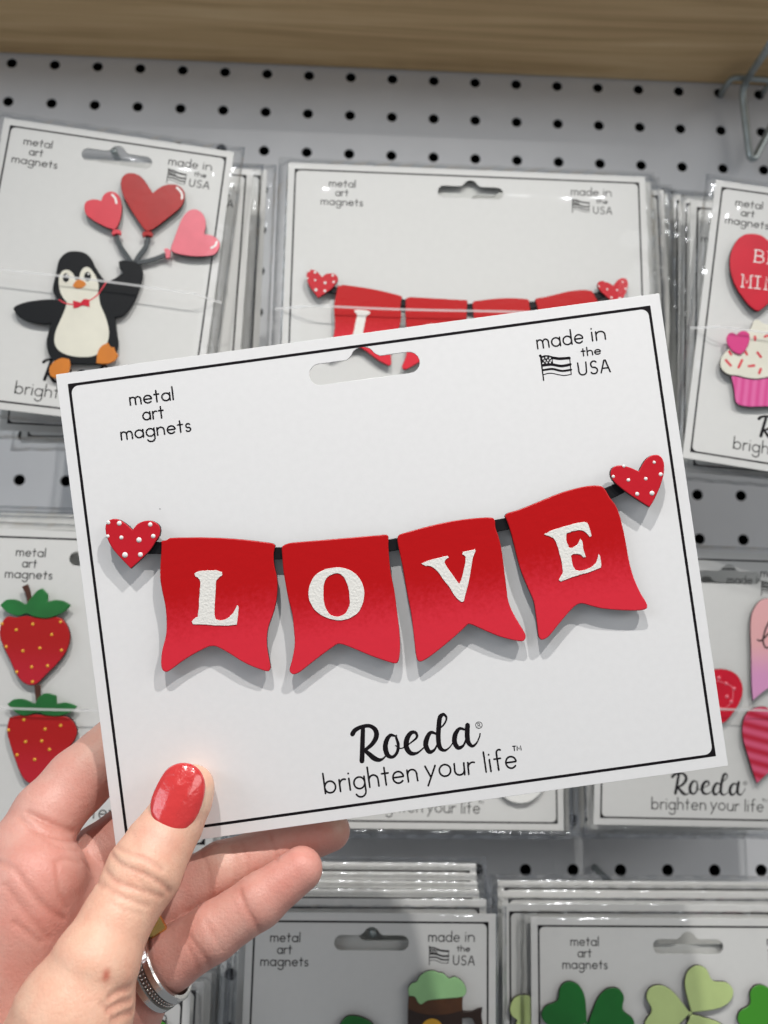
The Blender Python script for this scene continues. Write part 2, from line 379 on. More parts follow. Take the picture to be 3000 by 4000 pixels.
# printed matter in the card's own millimetres, measured once on the held card
def pr(reg, *p): return [HF.loc(reg[0] + x / reg[2], reg[1] + y / reg[2]) for x, y in p]
LEFT = []
for s, a, b in (('metal', (342, 534), (529, 510)), ('art', (398, 599), (487, 588)), ('magnets', (304, 684), (605, 645))):
    q = pr(RA, a, b); LEFT += text(s, q[0], q[1], 2.05, .43)
RIGHT = []
for s, a, b, xh in (('made', (664, 290), (862, 263), 2.3), ('in', (900, 256), (958, 249), 2.3), ('the', (855, 322), (937, 312), 1.28), ('USA', (842, 405), (979, 389), 2.1)):
    q = pr(RB, a, b); RIGHT += text(s, q[0], q[1], xh, .42 if s != 'the' else .36)
fl = lambda *p: np.array(pr((2000, 1094, 1.659), *p))
RIGHT += [(fl((184, 492), (205, 650)), .36), (fl((183, 491), (184, 492)), .72)]
def wave(*p): return cr(fl(*p), closed=False)
RIGHT += [(wave((262, 503), (300, 509), (335, 508), (372, 505)), .72), (wave((196, 553), (235, 548), (265, 548), (320, 557), (378, 547)), .70), (wave((200, 584), (245, 577), (270, 577), (325, 589), (382, 581)), .58),
          (wave((203, 613), (240, 604), (270, 606), (330, 618), (384, 611)), .26), (fl((373, 500), (379, 560), (384, 612)), .26)]
CANTON = fl((187, 494), (210, 487), (235, 487), (264, 495), (266, 543), (240, 545), (192, 553))
STARS = fl((202, 508), (222, 502), (246, 506), (212, 524), (233, 520), (254, 522), (202, 540), (225, 536), (247, 534))
LOGO = []
def script(pts):
    a = np.array([[*pr(RE, (x, y))[0], w / 1.50818 / 14.5] for x, y, w in pts]); c = cr(a, closed=False, n=6, corner=140); return (c[:, :2], c[:, 2])
LOGO += [script(q) for q in (
 [(404, 290, 24), (402, 350, 27), (400, 420, 28), (398, 486, 29)],
 [(342, 328, 28), (358, 304, 26), (400, 284, 22), (445, 280, 22), (478, 305, 28), (482, 345, 29), (455, 390, 24), (412, 424, 18)],
 [(410, 420, 20), (440, 445, 26), (470, 470, 30), (500, 480, 22), (528, 468, 10), (552, 430, 7)],
 [(590, 338, 12), (565, 335, 20), (543, 365, 27), (536, 410, 30), (550, 452, 27), (580, 462, 18), (605, 435, 18), (612, 390, 18), (600, 350, 14), (600, 335, 9)],
 [(596, 395, 7), (625, 412, 7), (655, 400, 8), (690, 375, 9), (722, 345, 14), (712, 318, 18), (685, 322, 24), (662, 360, 30), (660, 405, 30), (685, 440, 26), (725, 438, 13), (765, 405, 7)],
 [(838, 328, 12), (805, 318, 20), (782, 350, 28), (774, 395, 30), (795, 432, 26), (825, 420, 14), (845, 380, 8)],
 [(848, 300, 9), (880, 272, 10), (896, 235, 12), (880, 212, 18), (858, 228, 26), (850, 290, 28), (848, 360, 28), (858, 408, 26), (885, 424, 16), (915, 405, 8), (935, 375, 7)],
 [(1000, 300, 14), (972, 296, 18), (948, 330, 28), (944, 375, 29), (965, 408, 25), (995, 395, 14), (1015, 350, 10)],
 [(1020, 275, 28), (1018, 330, 29), (1024, 375, 27), (1048, 398, 18), (1072, 382, 10), (1090, 345, 8), (1094, 325, 8)])]
LOGO += text('brighten', *pr(RE, (182, 678), (728, 601)), 3.1, .48, .34)
LOGO += text('your', *pr(RE, (775, 586), (1062, 561)), 3.1, .48, .30)
LOGO += text('life', *pr(RE, (1128, 551), (1312, 524)), 3.1, .48, .38)
LOGO += text('TM', *pr(RE, (1288, 426), (1336, 421)), .85, .27)
c0 = pr(RE, (1087, 275))[0]; LOGO += [(c0 + arc(0, 0, .87, .87, 0, 360, 20), .18)] + text('R', c0 + (-.32, -.5), c0 + (.36, -.48), .7, .14)
REF_L = np.array([-HW / 2, HH / 2]); REF_R = np.array([HW / 2, HH / 2]); REF_B = np.array([0, -HH / 2])
def shift(L, d): return [(P + d, w) for P, w in L]

def hole_loop(cx, cy, k=1.0):
    a = arc(cx - 12.2 * k, cy, 2.9, 2.9, 90, 270, 10); b = arc(cx + 12.2 * k, cy, 2.9, 2.9, -90, 90, 10)
    bump = cr(np.array([(cx + 4.6, cy + 2.9), (cx + 3.2, cy + 3.9), (cx + 2.2, cy + 5.2), (cx, cy + 6.0), (cx - 2.2, cy + 5.2), (cx - 3.2, cy + 3.9), (cx - 4.6, cy + 2.9)]), closed=False, n=3)
    return np.vstack([a, b, bump])
def rrect(x0, y0, x1, y1, r, n=6):
    if r <= 0: return np.array([(x0, y0), (x1, y0), (x1, y1), (x0, y1)])
    return np.vstack([arc(x0 + r, y0 + r, r, r, 180, 270, n), arc(x1 - r, y0 + r, r, r, 270, 360, n), arc(x1 - r, y1 - r, r, r, 0, 90, n), arc(x0 + r, y1 - r, r, r, 90, 180, n)])

def build_card(root, Wd, Hd, stock, hole=(0, 0), prints=True, lx=None, rx=None, ink=m_ink, logo_dx=0, logo_dy=0, mar=(2.9, 3.0)):
    hx, hy = hole
    c = flat('card', [rrect(-Wd/2, -Hd/2, Wd/2, Hd/2, .3, 3), hole_loop(hx, Hd/2 - 11.3 + hy)], -.5, .5, stock, root, .06)
    x, y = Wd/2 - mar[0], Hd/2 - mar[1]
    flat('printed_border', [rrect(-x, -y, x, y, .1, 2), rrect(-x + .75, -y + .75, x - .75, y - .75, 2.0)], .03, .0, ink, c)
    if not prints: return c
    dl = np.array([-Wd/2, Hd/2]) - REF_L; dr = np.array([Wd/2, Hd/2]) - REF_R; db = np.array([logo_dx, -Hd/2 + logo_dy]) - REF_B
    if lx is not None: dl[0] += lx
    if rx is not None: dr[0] += rx
    strokes('printed_tagline', shift(LEFT, dl), .03, ink, c)
    strokes('printed_origin_mark', shift(RIGHT, dr), .03, ink, c)
    fo = flat('printed_flag_stars', [CANTON + dr] + [np.array([s + dr + (.42 if k % 2 == 0 else .19) * np.array([math.sin(k * math.pi / 5), math.cos(k * math.pi / 5)]) for k in range(10)]) for s in STARS], .034, 0, ink, c)
    strokes('printed_logo', shift(LOGO, db), .03, ink, c)
    return c

# ------------------------------------------------------------------ the held card and its garland magnet
held = empty('magnet_card', HF.matrix(), 'white card with red LOVE pennant garland magnet, held up in the hand', 'magnet card')
hole_c = HF.loc(1418, 1440)
hc = build_card(held, HW, HH, m_card, hole=(hole_c[0] + .4, hole_c[1] - (HH/2 - 11.3)))
ZF = 3.2
PEN = {
 'L': (RC_, [(357,272),(383,267),(400,257),(520,254),(640,256),(760,264),(870,277),(912,284),(925,296),(918,330),(920,390),(935,460),(935,540),(920,620),(895,690),(885,740),(885,800),(897,870),(902,905),(893,923),(870,920),(780,885),(690,830),(640,803),(612,797),(580,805),(480,860),(400,918),(380,926),(362,915),(355,885),(360,820),(380,740),(382,660),(375,590),(360,520),(350,450),(353,370),(357,310)]),
 'O': (RC_, [(958,302),(975,290),(1000,281),(1150,268),(1300,255),(1440,243),(1478,240),(1490,250),(1490,300),(1500,420),(1520,520),(1530,600),(1545,720),(1548,820),(1540,870),(1525,884),(1490,876),(1400,845),(1300,803),(1245,786),(1215,800),(1120,870),(1050,925),(1020,938),(1002,931),(996,912),(1010,860),(1022,780),(1015,690),(1010,640),(990,560),(975,480),(965,420),(960,350)]),
 'V': (RD, [(130,517),(142,495),(190,480),(300,450),(420,425),(520,413),(600,410),(617,424),(620,460),(640,520),(655,600),(665,680),(675,760),(685,830),(710,890),(745,950),(768,990),(770,1013),(755,1028),(720,1025),(640,1005),(560,972),(505,947),(485,943),(468,958),(400,1020),(320,1085),(270,1120),(245,1130),(230,1121),(222,1090),(212,1000),(200,900),(185,820),(170,740),(155,650),(140,580)]),
 'E': (RD, [(666,402),(680,388),(740,370),(850,325),(950,285),(1050,258),(1110,250),(1150,255),(1170,275),(1190,310),(1220,350),(1240,400),(1260,480),(1275,560),(1290,640),(1310,710),(1340,780),(1370,830),(1378,854),(1370,868),(1330,875),(1250,874),(1150,865),(1090,850),(1050,840),(1020,850),(980,890),(930,950),(890,1000),(865,1018),(847,1021),(835,1005),(828,950),(820,890),(810,830),(785,770),(755,700),(735,640),(715,560),(700,500),(685,450)])}
LET = {
 'L': (RC_, [[(523,434),(540,424),(590,418),(640,420),(662,428),(660,442),(645,455),(632,472),(628,540),(622,640),(630,662),(660,668),(690,655),(715,630),(735,592),(743,600),(740,640),(735,688),(690,693),(600,690),(515,688),(510,674),(525,657),(540,650),(545,600),(550,530),(553,477),(545,460),(528,448)]]),
 'O': (RC_, [[(1215,405),(1280,410),(1335,445),(1365,500),(1367,560),(1345,620),(1300,655),(1235,667),(1160,645),(1115,605),(1092,550),(1095,500),(1120,450),(1160,418)],
             [(1215,437),(1178,460),(1166,520),(1172,590),(1198,638),(1238,648),(1278,630),(1297,580),(1290,510),(1270,455),(1245,434)]]),
 'V': (RD, [[(250,640),(285,625),(380,600),(387,608),(370,622),(366,636),(400,690),(440,742),(455,700),(470,622),(470,602),(455,594),(455,582),(517,568),(520,580),(508,605),(495,680),(478,760),(462,828),(448,832),(425,812),(380,745),(330,680),(300,655),(268,650)]]),
 'E': (RD, [[(860,494),(900,475),(980,450),(1060,432),(1078,440),(1090,470),(1098,502),(1088,508),(1075,490),(1050,475),(1010,478),(975,490),(972,520),(985,560),(1005,560),(1030,540),(1042,518),(1052,530),(1058,570),(1069,606),(1058,610),(1040,595),(1010,592),(995,602),(1005,650),(1020,672),(1050,675),(1100,655),(1125,625),(1131,592),(1140,600),(1146,640),(1145,660),(1080,685),(1010,705),(945,730),(934,720),(945,702),(955,680),(945,620),(930,560),(912,520),(890,505)]])}
def rough_edge(P, amp): 
    P = np.array(P); n = rng.normal(0, 1, P.shape) * amp; n = (n + np.roll(n, 1, 0)) * .6; return P + n
for k in 'LOVE':
    reg, pts = PEN[k]
    o = flat('pennant', [cr(HF.pts(pts, reg, ZF), n=3)], ZF - 1.5, 1.5, [m_pennant, m_edge], held, .28, 2)
    reg, lp = LET[k]
    flat('letter', [rough_edge(cr(HF.pts(q, reg, ZF), n=4, corner=50), .045) for q in lp], ZF + .005, .16, m_white, o, .05)
    magnet = flat('magnet_disc', [np.array(HF.pts(pts, PEN[k][0], ZF)).mean(0) + arc(0, 0, 6, 6, 0, 345, 24)], .03, ZF - 1.54, m_black, o)
HEARTS = [(RC_, [(213,216),(240,186),(275,172),(310,172),(340,188),(352,212),(348,245),(330,274),(300,320),(250,370),(205,411),(170,375),(120,320),(95,278),(80,235),(78,200),(90,174),(115,162),(145,165),(182,187)],
           [(93,180,10),(148,184,12),(302,190,11),(90,248,9),(158,255,10),(246,267,13),(317,248,11),(176,342,14),(253,340,12)]),
          (RD, [(1335,180),(1350,150),(1370,120),(1400,100),(1430,98),(1452,115),(1462,150),(1458,200),(1440,260),(1410,325),(1388,360),(1340,330),(1280,290),(1235,255),(1205,225),(1193,195),(1198,170),(1215,155),(1245,150),(1290,160)],
           [(1260,154,8),(1411,135,8),(1443,195,10),(1207,206,8),(1282,223,9),(1369,217,9),(1326,293,10),(1400,289,12)])]
def blob(name, pts, z, mat_, parent):
    """slightly domed paint dots: (x, y, radius) in mm"""
    v, f = [], []
    for x, y, r in pts:
        b = len(v); n = 14
        for q, (rr, hh) in enumerate(((1, 0), (.8, .22), (.45, .34))):
            for k in range(n): a = k * math.tau / n; v.append(((x + r*rr*math.cos(a)) * MM, (y + r*rr*math.sin(a)) * MM, (z + hh * r) * MM))
        v.append((x * MM, y * MM, (z + .38 * r) * MM))
        for q in range(2):
            for k in range(n): f.append((b + q*n + k, b + q*n + (k+1) % n, b + (q+1)*n + (k+1) % n, b + (q+1)*n + k))
        for k in range(n): f.append((b + 2*n + k, b + 2*n + (k+1) % n, b + 3*n))
    return link(name, pydata(v, f), mat_, parent, smooth=True)
for reg, pts, dots in HEARTS:
    o = flat('heart', [cr(HF.pts(pts, reg, ZF + .5), n=3)], ZF - .9, 1.4, [m_heart, m_edge], held, .25, 2)
    D = [(*HF.loc(reg[0] + x / reg[2], reg[1] + y / reg[2], ZF + .5), r / reg[2] / 14.5) for x, y, r in dots]
    blob('polka_dots', D, ZF + .49, m_dot, o)
ZR = ZF - .75
strokes('paper_speck', [(np.array([HF.loc(625, 1988)]), .28)], .03, m_ink, hc)
rb = [HF.loc(350 + x / 1.27615, 1900 + y / 1.27615, ZR) for x, y in ((270, 308), (355, 307), (640, 320), (938, 334), (1225, 310), (1512, 292))] + \
     [HF.loc(1450 + x / 1.27615, 1700 + y / 1.27615, ZR) for x, y in ((400, 480), (655, 446), (900, 380), (1190, 287), (1265, 250))]
c = cr(np.array(rb), closed=False, n=6); T = np.gradient(c, axis=0); T /= np.linalg.norm(T, axis=1)[:, None]; Nn = np.c_[-T[:, 1], T[:, 0]]
flat('ribbon', [np.vstack([c + Nn * 1.62, (c - Nn * 1.62)[::-1]])], ZR - 1.2, 1.2, m_ribbon, held, .15)

# ------------------------------------------------------------------ packs hanging on the wall
def pack_frame(px, py, depth, roll, lx, ly, tilt=0.0, yaw=0.0):
    """frame of a card whose local point (lx, ly) is seen at photo pixel (px, py) at that distance"""
    A = Matrix.Rotation(math.radians(yaw), 3, 'Z') @ Matrix.Rotation(math.radians(tilt), 3, 'X') @ Matrix.Rotation(math.radians(roll), 3, 'Y')
    ux = np.array(A @ Vector((1, 0, 0))); uy = np.array(A @ Vector((0, 0, 1))); uz = np.array(A @ Vector((0, -1, 0)))
    return Frame(at_depth(px, py, depth) - lx * ux - ly * uy, ux, uy, uz)
def bag(root, Wd, Hd, h, side=4.5, top=3.0, bot=4.0, seed=0, lip=71):
    """clear film bag round the card: front and back sheets that meet at the rim"""
    r2 = np.random.RandomState(seed); nx, ny = 34, 30
    xs = np.linspace(-Wd/2 - side, Wd/2 + side, nx); ys = np.linspace(-Hd/2 - bot, Hd/2 + top, ny)
    ph = r2.uniform(0, 6.3, 8); v, f = [], []
    def sheet(sgn):
        b = len(v)
        for j, y in enumerate(ys):
            for i, x in enumerate(xs):
                ex = min(i, nx - 1 - i) / 4.0; ey = min(j, ny - 1 - j) / 3.5; e = min(1, ex) * min(1, ey); e = e * e * (3 - 2 * e)
                w = .55 * math.sin(x * .21 + ph[0] + y * .09) + .45 * math.sin(y * .3 + ph[1] - x * .13) + .35 * math.sin((x + y) * .45 + ph[2])
                rim = .5 * math.sin(x * .55 + ph[3]) * math.sin(y * .4 + ph[4]) + .35 * math.sin(y * .9 + ph[5])
                z = (h * e + .35 * w * e + rim * .8 * (1 - e) * .9 + .1) if sgn > 0 else (-.9 - .2 * w * e + rim * .8 * (1 - e) * .9 * (1 if e == 0 else .5))
                if e == 0: z = rim * .72
                v.append((x * MM, y * MM, z * MM))
        for j in range(ny - 1):
            for i in range(nx - 1):
                q = (b + j*nx + i, b + j*nx + i + 1, b + (j+1)*nx + i + 1, b + (j+1)*nx + i); f.append(q if sgn > 0 else q[::-1])
    sheet(1); sheet(-1)
    o = link('clear_bag', pydata(v, f), [m_bag, m_rim], root, smooth=True)
    for p in o.data.polygons:
        c = p.center / MM; ax = min(c.x + Wd/2 + side, Wd/2 + side - c.x); ay = min(c.y + Hd/2 + bot, Hd/2 + top - c.y)
        if min(ax, ay) < side + .6 + 2.2 * math.sin(c.x * .23 + ph[2]) * math.sin(c.y * .31 + ph[5]): p.material_index = 1
    bm = bmesh.new(); bm.from_mesh(o.data); bmesh.ops.remove_doubles(bm, verts=bm.verts, dist=1e-7); bm.to_mesh(o.data); bm.free()
    if lip:
        y = Hd/2 - lip; L_, v, f = [], [], []
        for i, x in enumerate(np.linspace(-Wd/2 - side + 1, Wd/2 + side - 1, 40)):
            e = min(1, min(i, 39 - i) / 4.5); e = e * e * (3 - 2 * e); z = h * e + .75
            yy = y + .35 * math.sin(x * .05 + ph[6])
            v += [(x * MM, (yy - .5) * MM, z * MM), (x * MM, (yy + .5) * MM, (z + .12) * MM)]
        for i in range(39): f.append((2*i, 2*i + 2, 2*i + 3, 2*i + 1))
        link('bag_fold', pydata(v, f), m_lip, o)
    return o
STACK = 'magnet packs hanging in stacks on the pegboard'
def new_pack(fr, Wd, Hd, label, h=5.5, side=4.5, top=3, seed=0, hole=(0, 0), lx=None, rx=None, prints=True, lip=71, logo_dx=0, logo_dy=0, group=STACK, with_bag=True):
    root = empty('magnet_pack', fr.matrix(), label, 'magnet pack', group)
    build_card(root, Wd, Hd, m_stock, hole, prints, lx, rx, m_ink, logo_dx, logo_dy)
    if with_bag: bag(root, Wd, Hd, h, side, top, 4, seed, lip)
    root['w'] = 0; del root['w']
    return root
_blank = {}
def blank_pack(fr, Wd, Hd, label, group):
    """a pack further back in a stack: same card, border and bag"""
    if (Wd, Hd) not in _blank:
        r = new_pack(fr, Wd, Hd, label, 1.5, hole=(13, -1.8), seed=int(Wd), prints=True, lip=0, lx=-10 if Wd < 120 else 0, rx=8 if Wd < 120 else 0, group=group)
        _blank[(Wd, Hd)] = r
    else:
        r = copy_tree(_blank[(Wd, Hd)]); r['label'] = label; r['group'] = group; r.matrix_world = fr.matrix()
    return r
NARROW = dict(lx=-9.0, rx=7.5)

# ---- penguin pack
fr = pack_frame(17, 460, 342, 4.6, -49.5, 64.5, yaw=3.6)
P1 = (0, 400, 1.659)
peng = new_pack(fr, 99, 129, 'white magnet pack with a penguin holding three heart balloons', 5.2, seed=3, **NARROW)
Z = 2.6
def part(name, root, fr, reg, pts, z, th, m, n=3, bev=.25, corner=62):
    return flat(name, [cr(fr.pts(pts, reg, z + th), n=n, corner=corner)], z, th, m, root, bev)
body = part('penguin_body', peng, fr, P1, [(490,962),(430,972),(382,1020),(364,1100),(347,1170),(342,1220),(362,1260),(385,1278),(300,1275),(180,1290),(110,1312),(85,1332),(100,1365),(140,1400),(210,1425),(290,1435),(330,1430),(312,1490),(300,1560),(315,1630),(350,1672),(450,1690),(600,1697),(700,1690),(748,1640),(765,1560),(755,1480),(745,1392),(800,1378),(850,1320),(890,1240),(920,1150),(925,1090),(900,1050),(860,1030),(800,1022),(768,1030),(775,1070),(800,1100),(750,1135),(690,1166),(660,1130),(620,1070),(590,1010),(550,975)], Z - 1.4, 1.4, m_black)
part('belly', body, fr, P1, [(420,1240),(432,1300),(405,1380),(365,1470),(352,1540),(370,1595),(420,1630),(500,1648),(600,1645),(670,1600),(703,1530),(703,1460),(680,1380),(650,1310),(640,1240),(560,1230)], Z + .01, .06, m_cream, bev=0)
part('face', body, fr, P1, [(383,1200),(383,1135),(402,1095),(438,1085),(472,1108),(490,1150),(515,1148),(520,1105),(545,1070),(580,1072),(612,1112),(634,1160),(638,1210),(625,1262),(590,1300),(520,1320),(450,1305),(405,1260)], Z + .07, .05, m_white if False else m_cream, bev=0)
part('beak', body, fr, P1, [(470,1190),(490,1158),(515,1148),(548,1163),(558,1183),(530,1203),(495,1205)], Z + .12, .1, m_orange, bev=0)
ey = []
for x, y, a, b in ((428, 1137, 21, 29), (568, 1130, 22, 31)): ey.append(fr.pts([(x + a * math.cos(t), y + b * math.sin(t)) for t in np.linspace(0, math.tau, 16)[:-1]], P1, Z))
for q in ey: flat('eye', [q], Z + .13, .05, m_black, body)
blob('eye_shine', [(*fr.loc(x / 1.659, 400 + y / 1.659, Z), .45) for x, y in ((434, 1122), (574, 1114))], Z + .2, m_dot, body)
part('bow_tie', body, fr, P1, [(473,1283),(505,1292),(522,1298),(545,1275),(578,1278),(580,1325),(545,1315),(524,1318),(500,1330),(475,1332)], Z + .14, .15, m_bred, bev=0)
cb = lambda *p: fr.pts(p, P1, Z)
strokes('bow_string', [(cr(cb((385, 1280), (430, 1305), (478, 1310)), False), .55), (cr(cb((575, 1290), (630, 1250), (660, 1210), (692, 1162)), False), .55)], Z + .16, m_coral, body)
for pts in ([(700,1556),(655,1578),(630,1625),(623,1690),(690,1695),(745,1672),(768,1636),(748,1612),(740,1586),(716,1582)], [(318,1722),(350,1678),(400,1655),(448,1664),(456,1700),(440,1757),(390,1790),(330,1775)]):
    part('foot', body, fr, P1, pts, Z - .5, .75, m_orange)
for nm, pts, kn, hl, m_ in (('red', [(990,586),(960,540),(920,485),(870,458),(820,460),(788,490),(782,540),(800,610),(850,700),(910,790),(940,828),(965,832),(1010,810),(1100,740),(1170,680),(1198,620),(1190,570),(1150,535),(1090,530),(1035,550)], [(935,835),(975,835),(992,850),(985,872),(955,862),(925,872),(920,850)], [(1148,555),(1178,590),(1180,625)], m_red),
   ('coral', [(655,637),(668,603),(700,578),(740,580),(775,610),(790,670),(785,740),(765,800),(740,826),(690,810),(620,775),(560,730),(545,680),(555,645),(590,628),(630,628)], [(730,825),(765,822),(785,838),(780,860),(755,850),(730,862),(722,845)], [(728,600),(748,625),(755,655)], m_coral),
   ('pink', [(1325,852),(1335,790),(1320,730),(1280,695),(1230,697),(1185,740),(1150,820),(1125,890),(1106,950),(1130,975),(1220,995),(1320,998),(1390,985),(1422,940),(1420,900),(1382,865)], [(1062,948),(1085,945),(1108,958),(1105,985),(1098,1008),(1075,1010),(1072,985)], [(1370,945),(1395,930),(1405,905)], m_pink)):
    b_ = part('balloon', peng, fr, P1, pts, Z - 1, 1.3, [m_, m_black])
    part('balloon_knot', b_, fr, P1, kn, Z - .8, 1.2, m_)
    strokes('balloon_shine', [(cr(fr.pts(hl, P1, Z), False), .9)], Z + .32, m_dot, b_)
for pts in ([(752,858),(775,920),(810,975),(850,1032)], [(960,866),(945,930),(905,985),(872,1035)], [(1072,985),(1010,1010),(945,1028),(870,1040)]):
    c = cr(fr.pts(pts, P1, Z - .4), False, 4); T = np.gradient(c, axis=0); T /= np.linalg.norm(T, axis=1)[:, None]; Nn = np.c_[-T[:, 1], T[:, 0]]
    flat('balloon_string', [np.vstack([c + Nn * .95, (c - Nn * .95)[::-1]])], Z - 1.2, .8, m_navy, peng, .1)
# packs behind it
g1 = 'plain white packs behind the penguin pack'
blank_pack(pack_frame(990, 662, 364, 1.5, 50.5, 64.5), 101, 129, 'white pack right behind the penguin pack, its origin mark half covered', g1)
blank_pack(pack_frame(1043, 664, 382, .3, 50.5, 64.5), 101, 129, 'rearmost white pack between the penguin pack and the wall LOVE pack', g1)
blank_pack(pack_frame(81, 1730, 374, -.8, -50.5, -64.5), 101, 129, 'white pack hanging lowest behind the penguin pack, lower corner showing', g1)

# ---- LOVE pack on the wall
fr = pack_frame(1127, 634, 359.5, .15, -82.5, 64.5)
love = new_pack(fr, 165, 129, 'white LOVE garland magnet pack hanging on the wall behind the held card', 5.2, seed=11, top=2.5, hole=(1.0, 0))
# the same garland as on the held card, hung a little lower and straighter on this one
LM = Matrix.Translation(Vector((0, 0, 0)))
a0 = np.array(HF.loc(350 + 205 / 1.27615, 1900 + 300 / 1.27615, ZF)); a1 = np.array(HF.loc(1450 + 1340 / 1.27615, 1700 + 230 / 1.27615, ZF))
b0 = fr.loc(1000 + 412 / 1.659, 500 + 1025 / 1.659, ZF); b1 = fr.loc(2000 + 628 / 1.58, 600 + 850 / 1.58, ZF)
ang = math.atan2(*(b1 - b0)[::-1]) - math.atan2(*(a1 - a0)[::-1]); sc = np.linalg.norm(b1 - b0) / np.linalg.norm(a1 - a0)
Mg = Matrix.Rotation(ang, 4, 'Z'); Mg = Matrix.Scale(sc, 4) @ Mg
Mg.translation = Vector((*(b0 * MM), 0)) - Mg @ Vector((*(a0 * MM), 0))
for ch in list(held.children):
    if ch.name.split('.')[0] in ('pennant', 'heart', 'ribbon'):
        c_ = copy_tree(ch, love); c_.matrix_local = Mg
        for q in c_.children:
            if q.name.startswith('letter'): q.matrix_local = Matrix.Translation((0, -.0022 if q.matrix_world.translation is not None and ch.name == 'pennant' else -.0048, 0))
g2 = 'plain white packs behind the wall LOVE pack'
blank_pack(pack_frame(2543, 712, 368.4, .2, 82.5, 64.5), 165, 129, 'white wide pack flush behind the wall LOVE pack, seen through its hang hole', g2)
blank_pack(pack_frame(2592, 742, 381, -.5, 82.5, 64.5), 165, 129, 'white wide pack third from the front of the wall LOVE stack', g2)
blank_pack(pack_frame(2608, 756, 392, .4, 82.5, 64.5), 165, 129, 'rearmost white wide pack of the wall LOVE stack', g2)

# ---- candy heart and cupcake pack
fr = pack_frame(2796, 702, 353, 9.0, -50.5, 64.5, yaw=-4.0)
P2 = (2000, 600, 1.58)
cup = new_pack(fr, 101, 129, 'white magnet pack with a red candy heart above a pink cupcake', 5.2, seed=21, top=2.5, logo_dx=-4.5, **NARROW)
hb = part('candy_heart', cup, fr, P2, [(1590,540),(1545,505),(1490,492),(1430,500),(1380,545),(1348,620),(1345,710),(1370,800),(1410,870),(1460,935),(1505,970),(1530,970),(1580,930),(1660,860),(1750,760),(1800,660),(1800,580),(1750,520),(1680,505),(1630,520)], Z - 1, 1.6, [m_bred, m_edge], bev=.5)
q = fr.pts([(1498, 668), (1640, 688), (1418, 822), (1690, 852)], P2, Z + .6)
def serif(s, p0, p1, hgt, w):
    """typewriter capitals B E M I N"""
    K = {'B': [[(0, 0), (0, 1)], [(-.08, 1), (.38, 1), (.6, .88), (.6, .64), (.4, .53), (0, .53)], [(.4, .53), (.68, .42), (.68, .12), (.42, 0), (-.08, 0)]],
         'E': [[(.1, 0), (.1, 1)], [(-.02, 1), (.7, 1), (.7, .8)], [(.1, .52), (.45, .52)], [(-.02, 0), (.74, 0), (.74, .22)]],
         'M': [[(.05, 0), (.05, 1), (.4, .35), (.75, 1), (.75, 0)], [(-.08, 0), (.2, 0)], [(.6, 0), (.88, 0)], [(-.08, 1), (.08, 1)], [(.72, 1), (.88, 1)]],
         'I': [[(.35, 0), (.35, 1)], [(.1, 0), (.6, 0)], [(.1, 1), (.6, 1)]], 'N': [[(.08, 0), (.08, 1), (.7, 0), (.7, 1)], [(-.05, 0), (.22, 0)], [(.55, 1), (.85, 1)]]}
    p0, p1 = np.array(p0), np.array(p1); d = p1 - p0; st = np.linalg.norm(d) / (len(s) - .15); d = d / np.linalg.norm(d); n = np.array([-d[1], d[0]])
    return [(np.array([p0 + d * (i * st + x * st) + n * y * hgt for x, y in l]), w) for i, ch in enumerate(s) for l in K[ch]]
strokes('heart_lettering', serif('BE', q[0], q[1], 5.6, .5) + serif('MINE', q[2], q[3], 5.6, .5), Z + .62, m_pink if False else m_dot, hb)
cw = part('cupcake_wrapper', cup, fr, P2, [(1352,1365),(1370,1450),(1383,1535),(1440,1560),(1530,1562),(1620,1557),(1690,1540),(1705,1450),(1718,1370),(1540,1350)], Z - 1.2, 1.3, [m_cupw, m_edge])
fo = part('cupcake_frosting', cup, fr, P2, [(1520,1020),(1492,1032),(1470,1080),(1410,1120),(1340,1200),(1292,1255),(1288,1320),(1330,1362),(1395,1372),(1450,1386),(1520,1392),(1600,1378),(1700,1382),(1780,1340),(1785,1260),(1720,1190),(1650,1120),(1585,1055),(1550,1045)], Z - .8, 1.4, [m_cream, m_edge], bev=.4)
strokes('sprinkles', [(fr.pts(l, P2, Z + .6), 1.1) for l in ([(1320,1275),(1350,1308)],[(1420,1275),(1398,1320)],[(1462,1312),(1495,1308)],[(1535,1330),(1525,1355)],[(1515,1228),(1535,1255)],[(1340,1222),(1352,1240)],[(1440,1222),(1450,1240)],[(1500,1130),(1500,1150)],[(1560,1130),(1590,1120)],[(1600,1240),(1630,1260)])], Z + .62, m_coral, fo)
part('frosting_heart', fo, fr, P2, [(1388,1118),(1362,1103),(1335,1115),(1325,1150),(1340,1190),(1370,1225),(1410,1240),(1440,1215),(1465,1160),(1465,1112),(1435,1093),(1405,1100)], Z + .6, .8, m_hot)
g3 = 'plain white packs behind the candy heart pack'
blank_pack(pack_frame(2698, 783, 366, 3.4, -50.5, 64.5), 101, 129, 'white pack right behind the candy heart pack', g3)
blank_pack(pack_frame(2655, 768, 376, 3.0, -50.5, 64.5), 101, 129, 'white pack third from the front of the candy heart stack', g3)
blank_pack(pack_frame(2618, 758, 386, 2.2, -50.5, 64.5), 101, 129, 'rearmost white pack of the candy heart stack', g3)

